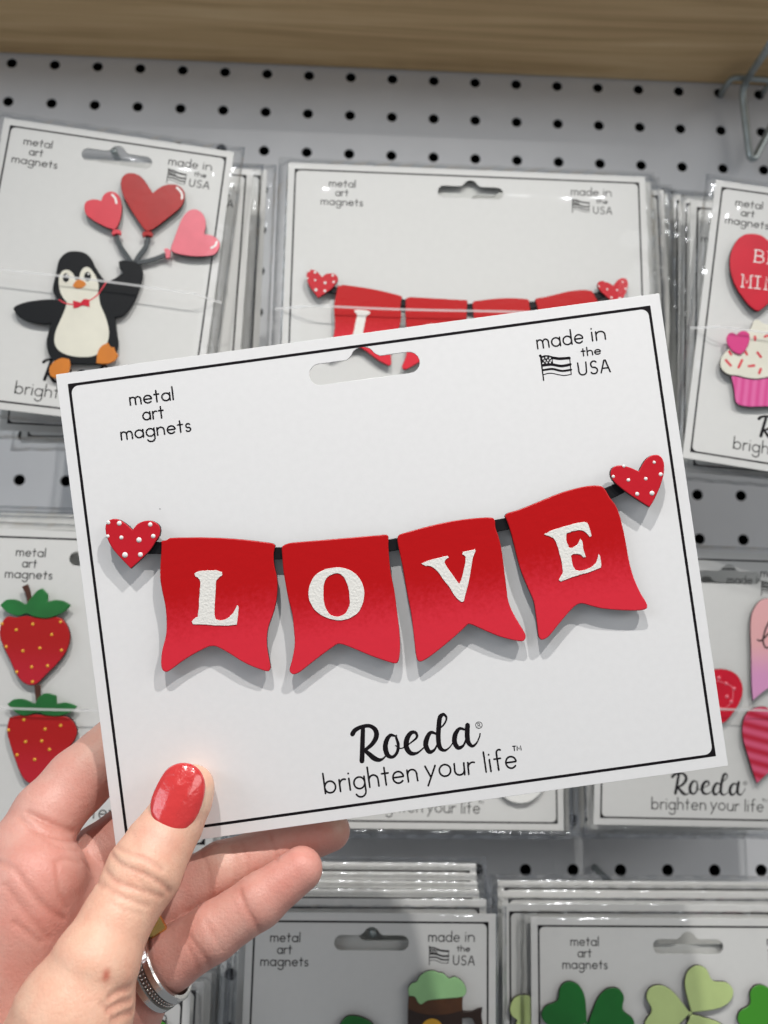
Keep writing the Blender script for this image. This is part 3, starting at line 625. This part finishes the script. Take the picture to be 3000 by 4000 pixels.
# ---- strawberry pack
fr = pack_frame(112, 2078, 325, 1.0, -32.5, 61.5)
P3 = (0, 1900, 1.659)
sb = new_pack(fr, 101, 125, 'white magnet pack with two red strawberries beside the hand', 5.2, seed=31, lx=-5.0, rx=7.5, logo_dx=12.5, logo_dy=4.5)
SEED = ([(212,893),(105,930),(335,960),(392,878),(40,1040),(148,1066),(258,1048),(398,1062),(205,1170),(308,1163),(108,1203),(210,1266),(12,890)], [(155,1512),(393,1550),(292,1573),(55,1580),(165,1655),(320,1705),(110,1740),(225,1770),(270,1650)])
for k, (bp_, lp, st) in enumerate(((
  [(50,842),(10,880),(-5,960),(20,1040),(60,1120),(100,1210),(140,1265),(190,1290),(240,1280),(300,1220),(370,1150),(430,1070),(455,980),(440,910),(400,855),(330,842),(270,852),(170,838),(100,848)],
  [(0,770),(40,735),(110,735),(165,765),(200,720),(240,675),(275,660),(310,700),(308,748),(360,735),(420,745),(458,770),(420,810),(360,840),(300,855),(220,845),(170,826),(110,840),(40,812)],
  [(140,650),(178,632),(195,680),(205,760),(175,760),(165,700)]),
 ([(60,1500),(45,1560),(48,1620),(85,1740),(130,1860),(170,1915),(220,1925),(300,1850),(400,1745),(480,1650),(500,1580),(465,1510),(400,1485),(300,1482),(220,1476),(150,1480),(90,1490)],
  [(45,1412),(90,1380),(160,1380),(225,1410),(250,1365),(300,1340),(365,1355),(368,1410),(430,1400),(500,1425),(465,1460),(390,1488),(300,1485),(240,1468),(160,1488),(100,1465)],
  [(220,1285),(262,1285),(258,1400),(232,1400)]))):
    b_ = part('strawberry', sb, fr, P3, bp_, Z - 1.2, 1.4, [m_berry, m_edge], bev=.4)
    part('berry_leaves', b_, fr, P3, lp, Z - .2, .9, m_green, bev=.3)
    part('berry_stem', b_, fr, P3, st, Z - .6, 1.0, m_stem, bev=.2)
    blob('berry_seeds', [(*fr.loc(x / 1.659, 1900 + y / 1.659, Z + .2), .62) for x, y in SEED[k]], Z + .19, m_gold, b_)
g4 = 'plain white packs behind the strawberry pack'
for i, (x, y, d) in enumerate(((-20, 2038, 333), (-8, 2021, 341), (6, 2001, 350))):
    blank_pack(pack_frame(x, y, d, .3 + .2 * i, -50.5, 64.5), 101, 129, 'white pack behind the strawberry pack, only its top edge showing', g4)

# ---- round white magnet pack, mostly behind the held card
fr = pack_frame(2203, 3245, 368, .3, 68, -64.5)
mid = new_pack(fr, 136, 129, 'white magnet pack with a round white magnet, mostly behind the held card', 5.2, seed=41, logo_dx=2)
c_ = fr.loc(2032, 3037, Z); flat('round_magnet', [c_ + arc(0, 0, 11.7, 11.7, 0, 352, 48)], Z - 1.4, 1.4, m_dot, mid, .3)
g5 = 'plain white packs behind the round magnet pack'
blank_pack(pack_frame(2225, 3246, 380, 0, 68, -64.5), 136, 129, 'white pack behind the round white magnet pack', g5)

# ---- pink hearts pack
fr = pack_frame(2761, 3080, 360, .8, 0, -45.3, tilt=6.0)
P4 = (2000, 1900, 1.659)
ph_ = new_pack(fr, 104, 125, 'white magnet pack with pink, red and striped hearts', 5.2, seed=51, hole=(9, 0), lx=-10, rx=7)
lh = part('pink_heart', ph_, fr, P4, [(1800,800),(1740,735),(1665,725),(1610,740),(1570,790),(1550,850),(1545,930),(1548,1020),(1550,1150),(1553,1300),(1560,1392),(1640,1325),(1760,1250),(1900,1150),(2000,1020),(2010,900),(1950,800),(1870,780)], Z - 1.2, 1.4, [m_love, m_edge], bev=.4)
strokes('heart_lettering', [(cr(fr.pts([(1590,995),(1612,1000),(1640,975),(1680,930),(1690,880),(1668,870),(1640,930),(1625,1000),(1640,1045),(1670,1040),(1700,1000),(1740,985),(1760,1010),(1740,1040),(1715,1020),(1740,985),(1790,990)], P4, Z), False), .75)], Z + .22, m_ink, lh)
rh = part('red_heart', ph_, fr, P4, [(1240,1260),(1270,1205),(1330,1185),(1400,1190),(1460,1222),(1495,1290),(1492,1360),(1460,1430),(1400,1510),(1360,1535),(1300,1500),(1230,1450),(1190,1380),(1190,1300),(1210,1265)], Z - 1.2, 1.4, [m_bred, m_edge], bev=.3)
rd = [(1340,1240),(1388,1278),(1438,1310),(1420,1395),(1392,1362),(1350,1440),(1300,1255)]
blob('heart_beads', [(*fr.loc(2000 + x / 1.659, 1900 + y / 1.659, Z), .85) for x, y in rd], Z + .19, m_pink, rh)
strokes('heart_scroll', [(cr(fr.pts([(1300,1255),(1340,1262),(1388,1278),(1425,1300),(1432,1350),(1420,1395),(1390,1430),(1350,1440)], P4, Z), False), .4)], Z + .22, m_pink, rh)
part('striped_heart', ph_, fr, P4, [(1680,1445),(1640,1428),(1590,1432),(1535,1455),(1503,1505),(1492,1580),(1500,1650),(1530,1750),(1560,1850),(1588,1928),(1660,1862),(1760,1780),(1850,1680),(1880,1570),(1850,1480),(1790,1430),(1730,1430)], Z - 1.2, 1.4, [m_strh, m_edge], bev=.4)
g6 = 'plain white packs behind the pink hearts pack'
for i, (x, y, d, t) in enumerate(((2296, 3240, 376, 'right behind the pink hearts pack'), (2262, 3232, 386, 'rearmost behind the pink hearts pack'))):
    blank_pack(pack_frame(x, y, d, -.3 * i, -50.5, -64.5), 101, 129, 'white pack ' + t, g6)

# ---- beer mug pack
fr = pack_frame(965, 3563, 318, .4, -50.5, 64.5)
P5 = (1000, 3000, 1.659)
beer = new_pack(fr, 101, 129, 'white magnet pack with a foaming brown beer mug and green hat', 5.2, seed=61, **NARROW)
mg = part('beer_mug', beer, fr, P5, [(990,1480),(985,1560),(985,1700),(990,1840),(1330,1840),(1335,1700),(1338,1600),(1340,1480)], Z - 1.4, 1.4, [m_brown, m_edge])
part('mug_band', mg, fr, P5, [(988,1560),(1060,1590),(1160,1602),(1260,1592),(1336,1572),(1334,1700),(1330,1838),(992,1838),(987,1700)], Z + .02, .05, m_dbrown, bev=0)
part('mug_handle', mg, fr, P5, [(1334,1575),(1400,1577),(1440,1560),(1468,1555),(1462,1610),(1470,1660),(1455,1740),(1400,1780),(1334,1785),(1334,1740),(1390,1730),(1420,1690),(1410,1640),(1390,1622),(1334,1625)], Z - 1.2, 1.1, m_dbrown)
c_ = fr.loc(1000 + 1140 / 1.659, 3000 + 1705 / 1.659, Z); flat('mug_badge', [c_ + arc(0, 0, 4.6, 4.6, 0, 350, 30)], Z + .08, .1, m_gold, mg)
part('beer_foam', mg, fr, P5, [(990,1480),(985,1430),(1010,1395),(1040,1385),(1060,1350),(1100,1320),(1150,1312),(1180,1325),(1215,1330),(1250,1362),(1290,1352),(1340,1385),(1365,1440),(1342,1485),(1200,1500),(1112,1510),(1072,1535),(1048,1520),(1028,1485)], Z - .9, 1.3, [m_foam, m_edge], bev=.4)
part('green_hat', beer, fr, P5, [(520,1720),(550,1650),(590,1610),(650,1606),(715,1628),(760,1660),(790,1720),(840,1760),(840,1800),(480,1800),(480,1760)], Z - 1.2, 1.4, [m_dgreen, m_edge], bev=.4)
g7 = 'white packs stacked behind the beer mug pack, only their top edges showing'
for i, (y, d, x) in enumerate(((3514, 326, 1900), (3478, 337, 1872), (3446, 343, 1866), (3412, 351, 1862), (3374, 360, 1860))):
    blank_pack(pack_frame(x, y, d, .2 + .15 * (i % 3), 50.5, 64.5), 101, 129, 'white pack in the stack behind the beer mug pack, only its top edge showing', g7)

# ---- shamrock pack
fr = pack_frame(2073, 3583, 332, .3, -68, 64.5)
P6 = (2000, 3000, 1.659)
sh = new_pack(fr, 136, 129, 'white magnet pack with three green shamrocks', 5.2, seed=71, hole=(-1, 0), lx=-2)
def clover(cx, cy, L_, rot, m_, nm):
    loops = []
    for k in range(3):
        a = rot + k * math.tau / 3; d = np.array([math.cos(a), math.sin(a)]); n = np.array([-d[1], d[0]])
        H = [(0.02, 0), (.22, .24), (.48, .50), (.76, .61), (1.0, .52), (1.06, .28), (.92, 0), (1.06, -.28), (1.0, -.52), (.76, -.61), (.48, -.50), (.22, -.24)]
        loops.append(cr(np.array([np.array([cx, cy]) + L_ * (u * d + w * n * 1.0) for u, w in H]), n=4))
    root_ = None
    for k, q in enumerate(loops):
        P_ = [fr.loc(2000 + x / 1.659, 3000 + y / 1.659, Z) for x, y in q]
        if root_ is None: root_ = flat(nm, [P_], Z - 1.4, 1.4, [m_, m_edge], sh, .35)
        else: flat('shamrock_leaf', [P_], Z - 1.4 + .02 * k, 1.4, [m_, m_edge], root_, .35)
    s_ = [(cx, cy), (cx + .15 * L_, cy + .7 * L_), (cx + .45 * L_, cy + 1.1 * L_)]
    strokes('shamrock_stem', [(cr(fr.pts(s_, P6, Z), False), 1.6)], Z - .4, m_, root_)
clover(490, 1660, 270, math.radians(-142), m_dgreen, 'shamrock')
clover(1160, 1590, 278, math.radians(-56), m_lgreen, 'shamrock')
clover(1745, 1640, 250, math.radians(-152), m_mgreen, 'shamrock')
g8 = 'white packs stacked behind the shamrock pack'
for i, (x, y, d, t) in enumerate(((1962, 3530, 335.5, 'second from the front'), (1960, 3480, 356, 'third from the front'), (1945, 3440, 366, 'rearmost'))):
    b_ = blank_pack(pack_frame(x, y, d, .2, -68, 64.5), 136, 129, 'white pack in the shamrock stack, %s' % t, g8)
    if i == 0:
        f2 = pack_frame(x, y, d, .2, -68, 64.5)
        q = np.array([f2.loc(px, py, 2) for px, py in ((2010, 3895), (1992, 3930), (1995, 3962), (2020, 3985), (2012, 4010), (2030, 4050), (2090, 4060), (2110, 3960), (2085, 3900), (2050, 3885))])
        flat('pale_shamrock', [cr(q)], 1, 1.4, [m_lgreen, m_edge], b_, .3)

# ---- stack at the lower left behind the wrist
fr = pack_frame(746, 3874, 300, .3, 50.5, 64.5)
ll = new_pack(fr, 101, 129, 'white magnet pack below the silver ring, lime magnet at its foot', 5.2, seed=81, **NARROW)
part('lime_magnet', ll, fr, (0, 0, 1), [(560,4060),(570,4000),(600,3985),(640,3992),(655,4020),(650,4070)], 1, 1.4, [m_mgreen, m_edge])
g9 = 'white packs stacked at the lower left behind the ringed finger'
for i, (x, y, d) in enumerate(((798, 3836, 309), (826, 3803, 318), (846, 3775, 327), (862, 3750, 336))):
    blank_pack(pack_frame(x, y, d, .3, 50.5, 64.5), 101, 129, 'white pack in the lower left stack behind the ringed finger', g9)

# ------------------------------------------------------------------ hooks
P7 = (2500, 150, 3.318)
def wp(x, y, Y): return at_Y(2500 + x / 3.318, 150 + y / 3.318, Y)
hk = empty('wire_hook', Matrix.Translation(Vector(wp(1340, 700, -12)) * MM), 'bare galvanised wire hook at the right under the shelf', 'hook')
inv = np.array(hk.location) / MM
def hw(L_): return [np.array(p) - inv for p in L_]
tube('hook_bracket', hw([wp(1075, 740, 4), wp(1050, 720, -2), wp(1130, 590, -12), wp(1190, 525, -15), wp(1280, 508, -16), wp(1500, 525, -16), wp(1660, 540, -16), wp(1720, 560, -14), wp(1640, 640, -8), wp(1570, 745, 2)]), 1.8, m_wire, hk)
tube('hook_arm', hw([wp(1700, 60, -105), wp(1560, 270, -60), wp(1450, 430, -30), wp(1370, 580, -17), wp(1335, 700, -13), wp(1350, 900, -11), wp(1395, 1300, -10), wp(1430, 1530, -10), wp(1480, 1555, -10), wp(1540, 1450, -10), wp(1640, 1260, -11), wp(1720, 1100, -12)]), 2.1, m_wire, hk)
def hook(px, py, Y, label):
    p = at_Y(px, py, Y); o = empty('peg_hook', Matrix.Translation(Vector((p[0], 0, p[2])) * MM), label, 'hook', 'peg hooks carrying the packs')
    tube('hook_rod', [(0, 6, 0), (0, 0, 0), (0, Y * .5, 0), (0, Y, 0), (0, Y - 2, 0)], 1.7, m_wire, o)
    return o
hook(448, 598, -62, 'wire peg hook through the penguin pack')
hook(1838, 748, -92, 'wire peg hook through the wall LOVE pack')
hook(1457, 3640, -92, 'wire peg hook through the beer mug pack')
hook(2519, 3578, -72, 'wire peg hook end showing above the shamrock pack')

# ------------------------------------------------------------------ the hand
def hp(x, y, d):                     # photo detail coordinates and distance -> camera axes (mm)
    px, py = x / 1.106, 2700 + y / 1.106
    return np.array([(px - 1500) / F * d, (py - 2000) / F * d, d])
def chain(*P): return [(hp(x, y, d), r / 1.106 / F * d) for x, y, d, r in P]
def rcone(X, a, ra, b, rb):
    ab = b - a; t = np.clip(((X - a) @ ab) / (ab @ ab), 0, 1); t = t.astype(np.float32)
    q = X - a - t[..., None] * ab.astype(np.float32)
    return np.sqrt((q * q).sum(-1)) - (ra + (rb - ra) * t)
def smin(a, b, k):
    h = np.clip(.5 + .5 * (b - a) / k, 0, 1); return b + (a - b) * h - k * h * (1 - h)
FING = {
 'thumb': chain((826,418,205.5,98), (800,470,204.5,112), (745,575,201.5,126), (682,672,198,142), (622,780,194,160), (572,870,191,148), (505,985,187,150), (410,1180,181,185), (320,1390,178,250), (210,1760,175,340)),
 'index': chain((60,840,205,185), (120,700,208,170), (205,535,214,146), (340,388,220.5,140), (560,190,224,126)),
 'middle': chain((230,930,213,165), (430,722,223,138), (620,575,226.5,130), (820,450,226,110)),
 'ring': chain((500,1060,211,150), (735,905,214.5,130), (960,772,217.5,116), (1215,676,220,100), (1428,604,220.5,84)),
 'little': chain((570,1285,205,132), (740,1155,204,128), (920,1040,204,119), (1120,905,206,111), (1300,768,208.5,93)),
}
PALM = [chain((150,830,203,195), (60,1300,200,290)), chain((230,930,213,165), (150,1750,205,300)), chain((500,1060,211,150), (250,1700,206,290)),
        chain((588,1275,205,118), (470,1750,203,190)), chain((150,830,203,180), (250,950,213,160)), chain((250,950,213,160), (500,1060,211,150)), chain((500,1060,211,150), (585,1275,205,120)),
        chain((60,1000,200,200), (-150,1300,198,260))]
def sdf_fields(X):
    fs = {}
    for n_, c in FING.items():
        d = None
        for (a, ra), (b, rb) in zip(c[:-1], c[1:]):
            e = rcone(X, a, ra, b, rb); d = e if d is None else smin(d, e, 1.6)
        fs[n_] = d
    p = None
    for (a, ra), (b, rb) in PALM:
        e = rcone(X, a, ra, b, rb); p = e if p is None else smin(p, e, 7.0)
    return fs, p
def sdf(X):
    fs, p = sdf_fields(X)
    d = None
    for n_, k in (('thumb', 3.5), ('index', 2.2), ('middle', 3.0), ('ring', 4.0), ('little', 4.0)):
        e = smin(fs[n_], p, k); d = e if d is None else np.minimum(d, e)
    return d
VX = 0.65
lo = np.array([-103., 34., 165.]); hi = np.array([8., 145., 240.])
nn = np.ceil((hi - lo) / VX).astype(int)
gx, gy, gz = [lo[i] + np.arange(nn[i]) * VX for i in range(3)]
D = np.empty(nn, np.float32)
for i in range(0, nn[0], 16):
    Xg = np.stack(np.meshgrid(gx[i:i+16], gy, gz, indexing='ij'), -1).astype(np.float32); D[i:i+16] = sdf(Xg)
D[0] = D[-1] = 1; D[:, 0] = D[:, -1] = 1; D[:, :, 0] = D[:, :, -1] = 1
def surface_nets(D):
    ins = D < 0; sh = np.array(D.shape) - 1
    cs = [D[a:a+sh[0], b:b+sh[1], c:c+sh[2]] for a in (0, 1) for b in (0, 1) for c in (0, 1)]
    cnt = sum((q < 0).astype(np.int8) for q in cs); act = (cnt > 0) & (cnt < 8)
    idx = -np.ones(sh, np.int64); ii = np.argwhere(act); idx[act] = np.arange(len(ii))
    acc = np.zeros((len(ii), 3)); w = np.zeros(len(ii))
    C = [(a, b, c) for a in (0, 1) for b in (0, 1) for c in (0, 1)]; val = np.stack([q[act] for q in cs], 1)
    for u in range(8):
        for v_ in range(u + 1, 8):
            if sum(abs(np.array(C[u]) - C[v_])) != 1: continue
            a, b = val[:, u], val[:, v_]; m_ = (a < 0) != (b < 0); t = np.where(m_, a / np.where(m_, a - b, 1), 0)
            acc += m_[:, None] * (np.array(C[u]) + t[:, None] * (np.array(C[v_]) - np.array(C[u]))); w += m_
    V = lo + (ii + acc / w[:, None]) * VX
    Q = []
    for ax in range(3):
        o1, o2 = [(1, 2), (2, 0), (0, 1)][ax]
        A = np.moveaxis(ins, ax, 0); e = A[:-1] != A[1:]; pos = np.argwhere(e); s0 = A[:-1][e]
        P_ = np.empty_like(pos); rest = [k for k in range(3) if k != ax]
        P_[:, ax] = pos[:, 0]; P_[:, rest[0]] = pos[:, 1]; P_[:, rest[1]] = pos[:, 2]
        ok = (P_[:, o1] > 0) & (P_[:, o2] > 0) & (P_[:, o1] < sh[o1]) & (P_[:, o2] < sh[o2]); P_, s0 = P_[ok], s0[ok]
        def g(d1, d2):
            q = P_.copy(); q[:, o1] -= d1; q[:, o2] -= d2; return idx[q[:, 0], q[:, 1], q[:, 2]]
        q = np.stack([g(0, 0), g(1, 0), g(1, 1), g(0, 1)], 1); q[~s0] = q[~s0][:, ::-1]; Q.append(q)
    return V, np.concatenate(Q)
HV, HQ = surface_nets(D)
def sgrad(X, h=.25):
    g = np.stack([sdf(X + np.eye(3)[i] * h) - sdf(X - np.eye(3)[i] * h) for i in range(3)], -1); return g / (np.linalg.norm(g, axis=-1, keepdims=True) + 1e-9)
inner = ((HV > lo + 1.5 * VX) & (HV < lo + (nn - 2.5) * VX)).all(1)
for _ in range(2): HV = HV - np.where(inner[:, None], sgrad(HV) * sdf(HV)[:, None] * .9, 0)
HN = sgrad(HV)
def march(x, y):                     # first point of the skin along a sight line
    o = hp(x, y, 150.); d = hp(x, y, 1.); dl = np.linalg.norm(d); d = d / dl; t = 0
    for _ in range(60):
        s_ = float(sdf((o + d * t)[None])[0]); t += s_
        if s_ < .02: break
    return o + d * t
CREASE = [  # points, half width mm, depth mm
 ([(478,700),(515,742),(575,772),(645,800),(705,838),(735,868)], .75, .42), ([(455,770),(490,815),(550,842),(630,866),(700,890)], .7, .36), ([(500,672),(560,700),(625,722),(700,770)], .7, .28),
 ([(440,830),(500,875),(570,905),(640,930)], .7, .25), ([(560,775),(620,835),(660,870)], .6, .18), ([(520,740),(545,800),(560,850)], .6, .15), ([(470,905),(540,945),(610,965)], .7, .14),
 ([(120,525),(190,560),(260,590),(318,606)], 1.0, .5), ([(85,545),(150,600),(230,630),(330,648)], .8, .35), ([(-20,735),(60,768),(120,850),(190,930),(275,985)], 1.0, .32), ([(20,840),(90,930),(170,1030),(210,1070)], 1.0, .25),
 ([(245,740),(250,810),(262,880),(290,940)], .8, .3), ([(240,735),(290,725),(345,740)], .8, .3), ([(60,1000),(130,1050),(175,1085)], .8, .3), ([(150,610),(250,670),(340,690)], .7, .2),
 ([(360,730),(400,790),(440,850)], .7, .3), ([(380,700),(430,745)], .7, .2),
 ([(870,700),(900,770),(905,850)], .7, .18), ([(1165,625),(1190,690),(1195,735)], .7, .28), ([(1040,650),(1065,720),(1070,800)], .6, .15), ([(1000,670),(1015,745),(1010,830)], .6, .12),
 ([(1035,865),(1060,930),(1100,1000),(1125,1045)], .9, .35), ([(815,1060),(860,1120),(890,1160),(905,1200)], .9, .3), ([(890,1000),(930,1070),(960,1120)], .7, .18), ([(800,1080),(835,1150),(850,1210)], .7, .18),
 ([(475,1325),(510,1300),(560,1285)], 1.0, .55), ([(470,1375),(520,1350),(565,1335)], 1.0, .6), ([(490,1420),(540,1395),(575,1385)], 1.0, .55), ([(440,1350),(480,1390),(500,1440)], .8, .3),
 ([(420,560),(440,600),(480,655)], .5, .1), ([(560,590),(590,640),(600,690)], .5, .08)]
disp = np.zeros(len(HV))
for pts, w, dep in CREASE:
    c = cr(np.array(pts, float), False, 6, 170); P3_ = np.array([march(x, y) for x, y in c])
    sel = np.where(((HV > P3_.min(0) - 4) & (HV < P3_.max(0) + 4)).all(1))[0]
    if not len(sel): continue
    best = np.full(len(sel), 1e9)
    for a, b in zip(P3_[:-1], P3_[1:]):
        ab = b - a; t = np.clip(((HV[sel] - a) @ ab) / (ab @ ab + 1e-9), 0, 1); best = np.minimum(best, np.linalg.norm(HV[sel] - a - t[:, None] * ab, axis=1))
    dep *= 1.0; w *= .8; g_ = np.exp(-(best / w) ** 2); disp[sel] = np.minimum(disp[sel], -dep * g_ + .05 * dep * np.exp(-((best - 2.0 * w) / w) ** 2))
HV = HV + HN * disp[:, None]
# skin colour: tan on the back of the thumb, pink on the palm side and the fingertips
fs, pl = sdf_fields(HV.astype(np.float32))
wt = 1 / (1 + np.exp((fs['thumb'] - np.minimum.reduce([fs[k] for k in ('index', 'middle', 'ring', 'little')] + [pl - 1.0])) / 1.2))
tan_, pal, tip, red = np.array([.77, .475, .345]), np.array([.63, .345, .285]), np.array([.63, .285, .235]), np.array([.50, .13, .08])
colr = tan_ * wt[:, None] + pal * (1 - wt)[:, None]
def spotmix(c, x, y, rad, amt):
    global colr
    p = march(x, y); g = np.exp(-(np.linalg.norm(HV - p, axis=1) / rad) ** 2)[:, None] * amt; colr = colr * (1 - g) + c * g
for x, y, rad, amt in ((1310,760,9,.9), (1180,860,8,.5), (1430,600,8,.7), (860,1180,8,.4), (170,760,12,.55), (60,900,12,.45), (330,480,9,.35), (240,980,9,.5), (660,1340,8,.5), (720,1200,8,.25), (820,850,8,.3)): spotmix(tip, x, y, rad, amt)
pale = np.array([.74, .56, .42])
for x, y, rad, amt in ((690,380,3.5,.8), (650,450,3,.6), (893,450,3.5,.8), (880,540,3,.6), (1470,565,4,.5), (950,700,6,.3), (420,200,7,.3)): spotmix(pale, x, y, rad, amt)
for x, y, rad, amt in ((640,600,4,.35), (720,640,4,.3), (860,560,3,.3)): spotmix(pal, x, y, rad, amt)
for x, y in ((462,1212), (460,1222), (458,1232), (457,1242)): spotmix(red, x, y, .75, .55)
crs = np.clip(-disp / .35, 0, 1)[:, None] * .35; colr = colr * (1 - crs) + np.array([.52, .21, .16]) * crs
world = CAM + HV @ R
person = empty('person', Matrix.Translation(Vector(world.mean(0)) * MM), 'left hand with coral thumbnail and two rings, gripping the LOVE card corner', 'person')
po = np.array(person.location) / MM
me = bpy.data.meshes.new('hand'); me.from_pydata(((world - po) * MM).tolist(), [], HQ.tolist()); me.update()
at_ = me.color_attributes.new('skin', 'FLOAT_COLOR', 'POINT'); at_.data.foreach_set('color', np.c_[colr, np.ones(len(colr))].astype(np.float32).ravel())
m_skin = bpy.data.materials.new('skin'); m_skin.use_nodes = True; N = m_skin.node_tree.nodes; L = m_skin.node_tree.links; p = N['Principled BSDF']
p.inputs['Roughness'].default_value = .43; p.inputs['Specular IOR Level'].default_value = .45
p.inputs['Subsurface Weight'].default_value = .06; p.inputs['Subsurface Radius'].default_value = (1.0, .35, .2); p.inputs['Subsurface Scale'].default_value = .0035
ca = N.new('ShaderNodeVertexColor'); ca.layer_name = 'skin'
tc = N.new('ShaderNodeTexCoord')
n1 = N.new('ShaderNodeTexNoise'); n1.inputs['Scale'].default_value = 170; n1.inputs['Detail'].default_value = 8; n1.inputs['Roughness'].default_value = .62; L.new(tc.outputs['Object'], n1.inputs['Vector'])
mxr = N.new('ShaderNodeMix'); mxr.data_type = 'RGBA'; mxr.blend_type = 'MULTIPLY'; mxr.inputs['Factor'].default_value = 1
cr_ = N.new('ShaderNodeValToRGB'); cr_.color_ramp.elements[0].position = .3; cr_.color_ramp.elements[0].color = (.98, .84, .82, 1); cr_.color_ramp.elements[1].position = .7; cr_.color_ramp.elements[1].color = (1.02, 1.06, 1.06, 1)
L.new(n1.outputs['Fac'], cr_.inputs['Fac']); L.new(ca.outputs['Color'], mxr.inputs[6]); L.new(cr_.outputs['Color'], mxr.inputs[7]); L.new(mxr.outputs[2], p.inputs['Base Color'])
vo = N.new('ShaderNodeTexVoronoi'); vo.inputs['Scale'].default_value = 850; vo.feature = 'DISTANCE_TO_EDGE'; L.new(tc.outputs['Object'], vo.inputs['Vector'])
n2 = N.new('ShaderNodeTexNoise'); n2.inputs['Scale'].default_value = 800; n2.inputs['Detail'].default_value = 6; n2.inputs['Roughness'].default_value = .65; L.new(tc.outputs['Object'], n2.inputs['Vector'])
adn = N.new('ShaderNodeMath'); adn.operation = 'MULTIPLY_ADD'; adn.inputs[1].default_value = .5; L.new(vo.outputs['Distance'], adn.inputs[0]); L.new(n2.outputs['Fac'], adn.inputs[2])
bp = N.new('ShaderNodeBump'); bp.inputs['Strength'].default_value = .34; bp.inputs['Distance'].default_value = .0005; L.new(adn.outputs['Value'], bp.inputs['Height']); L.new(bp.outputs['Normal'], p.inputs['Normal'])
hand = link('hand', me, m_skin, person, smooth=True)

# thumbnail: a curved shell over the thumb's end, following the nail's outline
OUT = cr(np.array([(790,309),(835,318),(868,348),(885,390),(885,440),(870,500),(843,555),(805,595),(770,605),(735,603),(695,588),(662,552),(650,515),(652,470),(668,425),(692,378),(718,340),(750,318)], float), True, 4, 170)
cen = np.array([772., 460.]); axd = np.array([.40, -.917]); lat = np.array([.917, .40])
base_d = np.median([march(*(cen + lat * s_ + axd * q))[2] for s_ in (-40, 0, 40) for q in (-60, -20, 20)])
slope = (march(*(cen + axd * 20))[2] - march(*(cen - axd * 100))[2]) / 120
def naildepth(x, y):
    u = ((np.array([x, y]) - cen) @ lat) / 115; a = ((np.array([x, y]) - cen) @ axd) / 150
    return base_d - .95 + 2.7 * u * u * (1 if abs(u) < 1 else 1) + slope * 150 * a * .75 + .9 * max(a, 0) ** 2 + .35 * min(a, 0) ** 2
v, f = [], []; rings = [.12, .25, .4, .6, .78, .9, .97, 1.0]; n = len(OUT)
for k, r_ in enumerate(rings):
    for q in OUT:
        x, y = cen + (q - cen) * r_; d = naildepth(x, y) + (.0 if r_ < .95 else (.12 if r_ < .99 else .45)); v.append(hp(x, y, d))
for q in OUT: x, y = cen + (q - cen) * .99; v.append(hp(x, y, naildepth(x, y) + 1.6))
for k in range(len(rings)):
    for i in range(n): j = (i + 1) % n; f.append((k*n + i, k*n + j, (k+1)*n + j, (k+1)*n + i))
v.append(hp(*cen, naildepth(*cen)))
for i in range(n): f.append((i, len(v) - 1, (i + 1) % n))
m_nail = mat('coral_nail_polish', (.60, .034, .034), .2, .5, coat=1.0, bump=.4, bscale=420, bdist=.0008)
nail = link('thumbnail', pydata((CAM + np.array(v) @ R - po) * MM, f), m_nail, person, smooth=True)

# rings: bands round the two finger bases
def band(name, P, Q, rad, width, thick, m_, profile=None):
    a = (Q - P) / np.linalg.norm(Q - P); u = np.cross(a, [0, 0, 1.]); u /= np.linalg.norm(u); w = np.cross(a, u)
    prof = profile or [(-.5, 0), (-.46, .8), (-.3, 1), (.3, 1), (.46, .8), (.5, 0), (.5, -.4), (-.5, -.4)]
    v, f = [], []; n = 72; k_ = len(prof)
    for i in range(n):
        t = i * math.tau / n; dr = math.cos(t) * u + math.sin(t) * w
        for s_, h in prof: v.append(CAM + (P + a * s_ * width + dr * (rad + h * thick)) @ R - po)
    for i in range(n):
        for k in range(k_): f.append((i*k_ + k, i*k_ + (k+1) % k_, ((i+1) % n)*k_ + (k+1) % k_, ((i+1) % n)*k_ + k))
    return link(name, pydata(np.array(v) * MM, f), m_, person, smooth=False), (P, a, u, w)
P_, Q_ = hp(690, 1192, 204), hp(900, 1052, 204.2)
sr, fr_ = band('silver_ring', P_, Q_, 9.0, 6.2, .95, m_silver, [(-.5, -.3), (-.5, .6), (-.44, 1), (-.20, 1), (-.16, .5), (.16, .5), (.20, 1), (.44, 1), (.5, .6), (.5, -.3)])
sr.data.materials.append(m_tarnish)
for i_, p in enumerate(sr.data.polygons):
    if i_ % 10 in (3, 4, 5): p.material_index = 1
P0, a_, u_, w_ = fr_
v, f = [], []
for off in (-.075, .075):
    for i in range(64):
        t = i * math.tau / 64; c = P0 + a_ * off * 6.2 + (math.cos(t) * u_ + math.sin(t) * w_) * 9.55
        b = len(v)
        for dx in ((1,0,0),(-1,0,0),(0,1,0),(0,-1,0),(0,0,1),(0,0,-1)): v.append((CAM + (c + np.array(dx) * .42) @ R - po) * MM)
        for q in ((0,2,4),(2,1,4),(1,3,4),(3,0,4),(2,0,5),(1,2,5),(3,1,5),(0,3,5)): f.append(tuple(b + k for k in q))
link('ring_beading', pydata(v, f), m_silver, sr, smooth=True)
gr, _ = band('gold_ring', hp(682, 942, 213.0), hp(900, 805, 216.5), 10.7, 4.6, 1.0, m_gring)
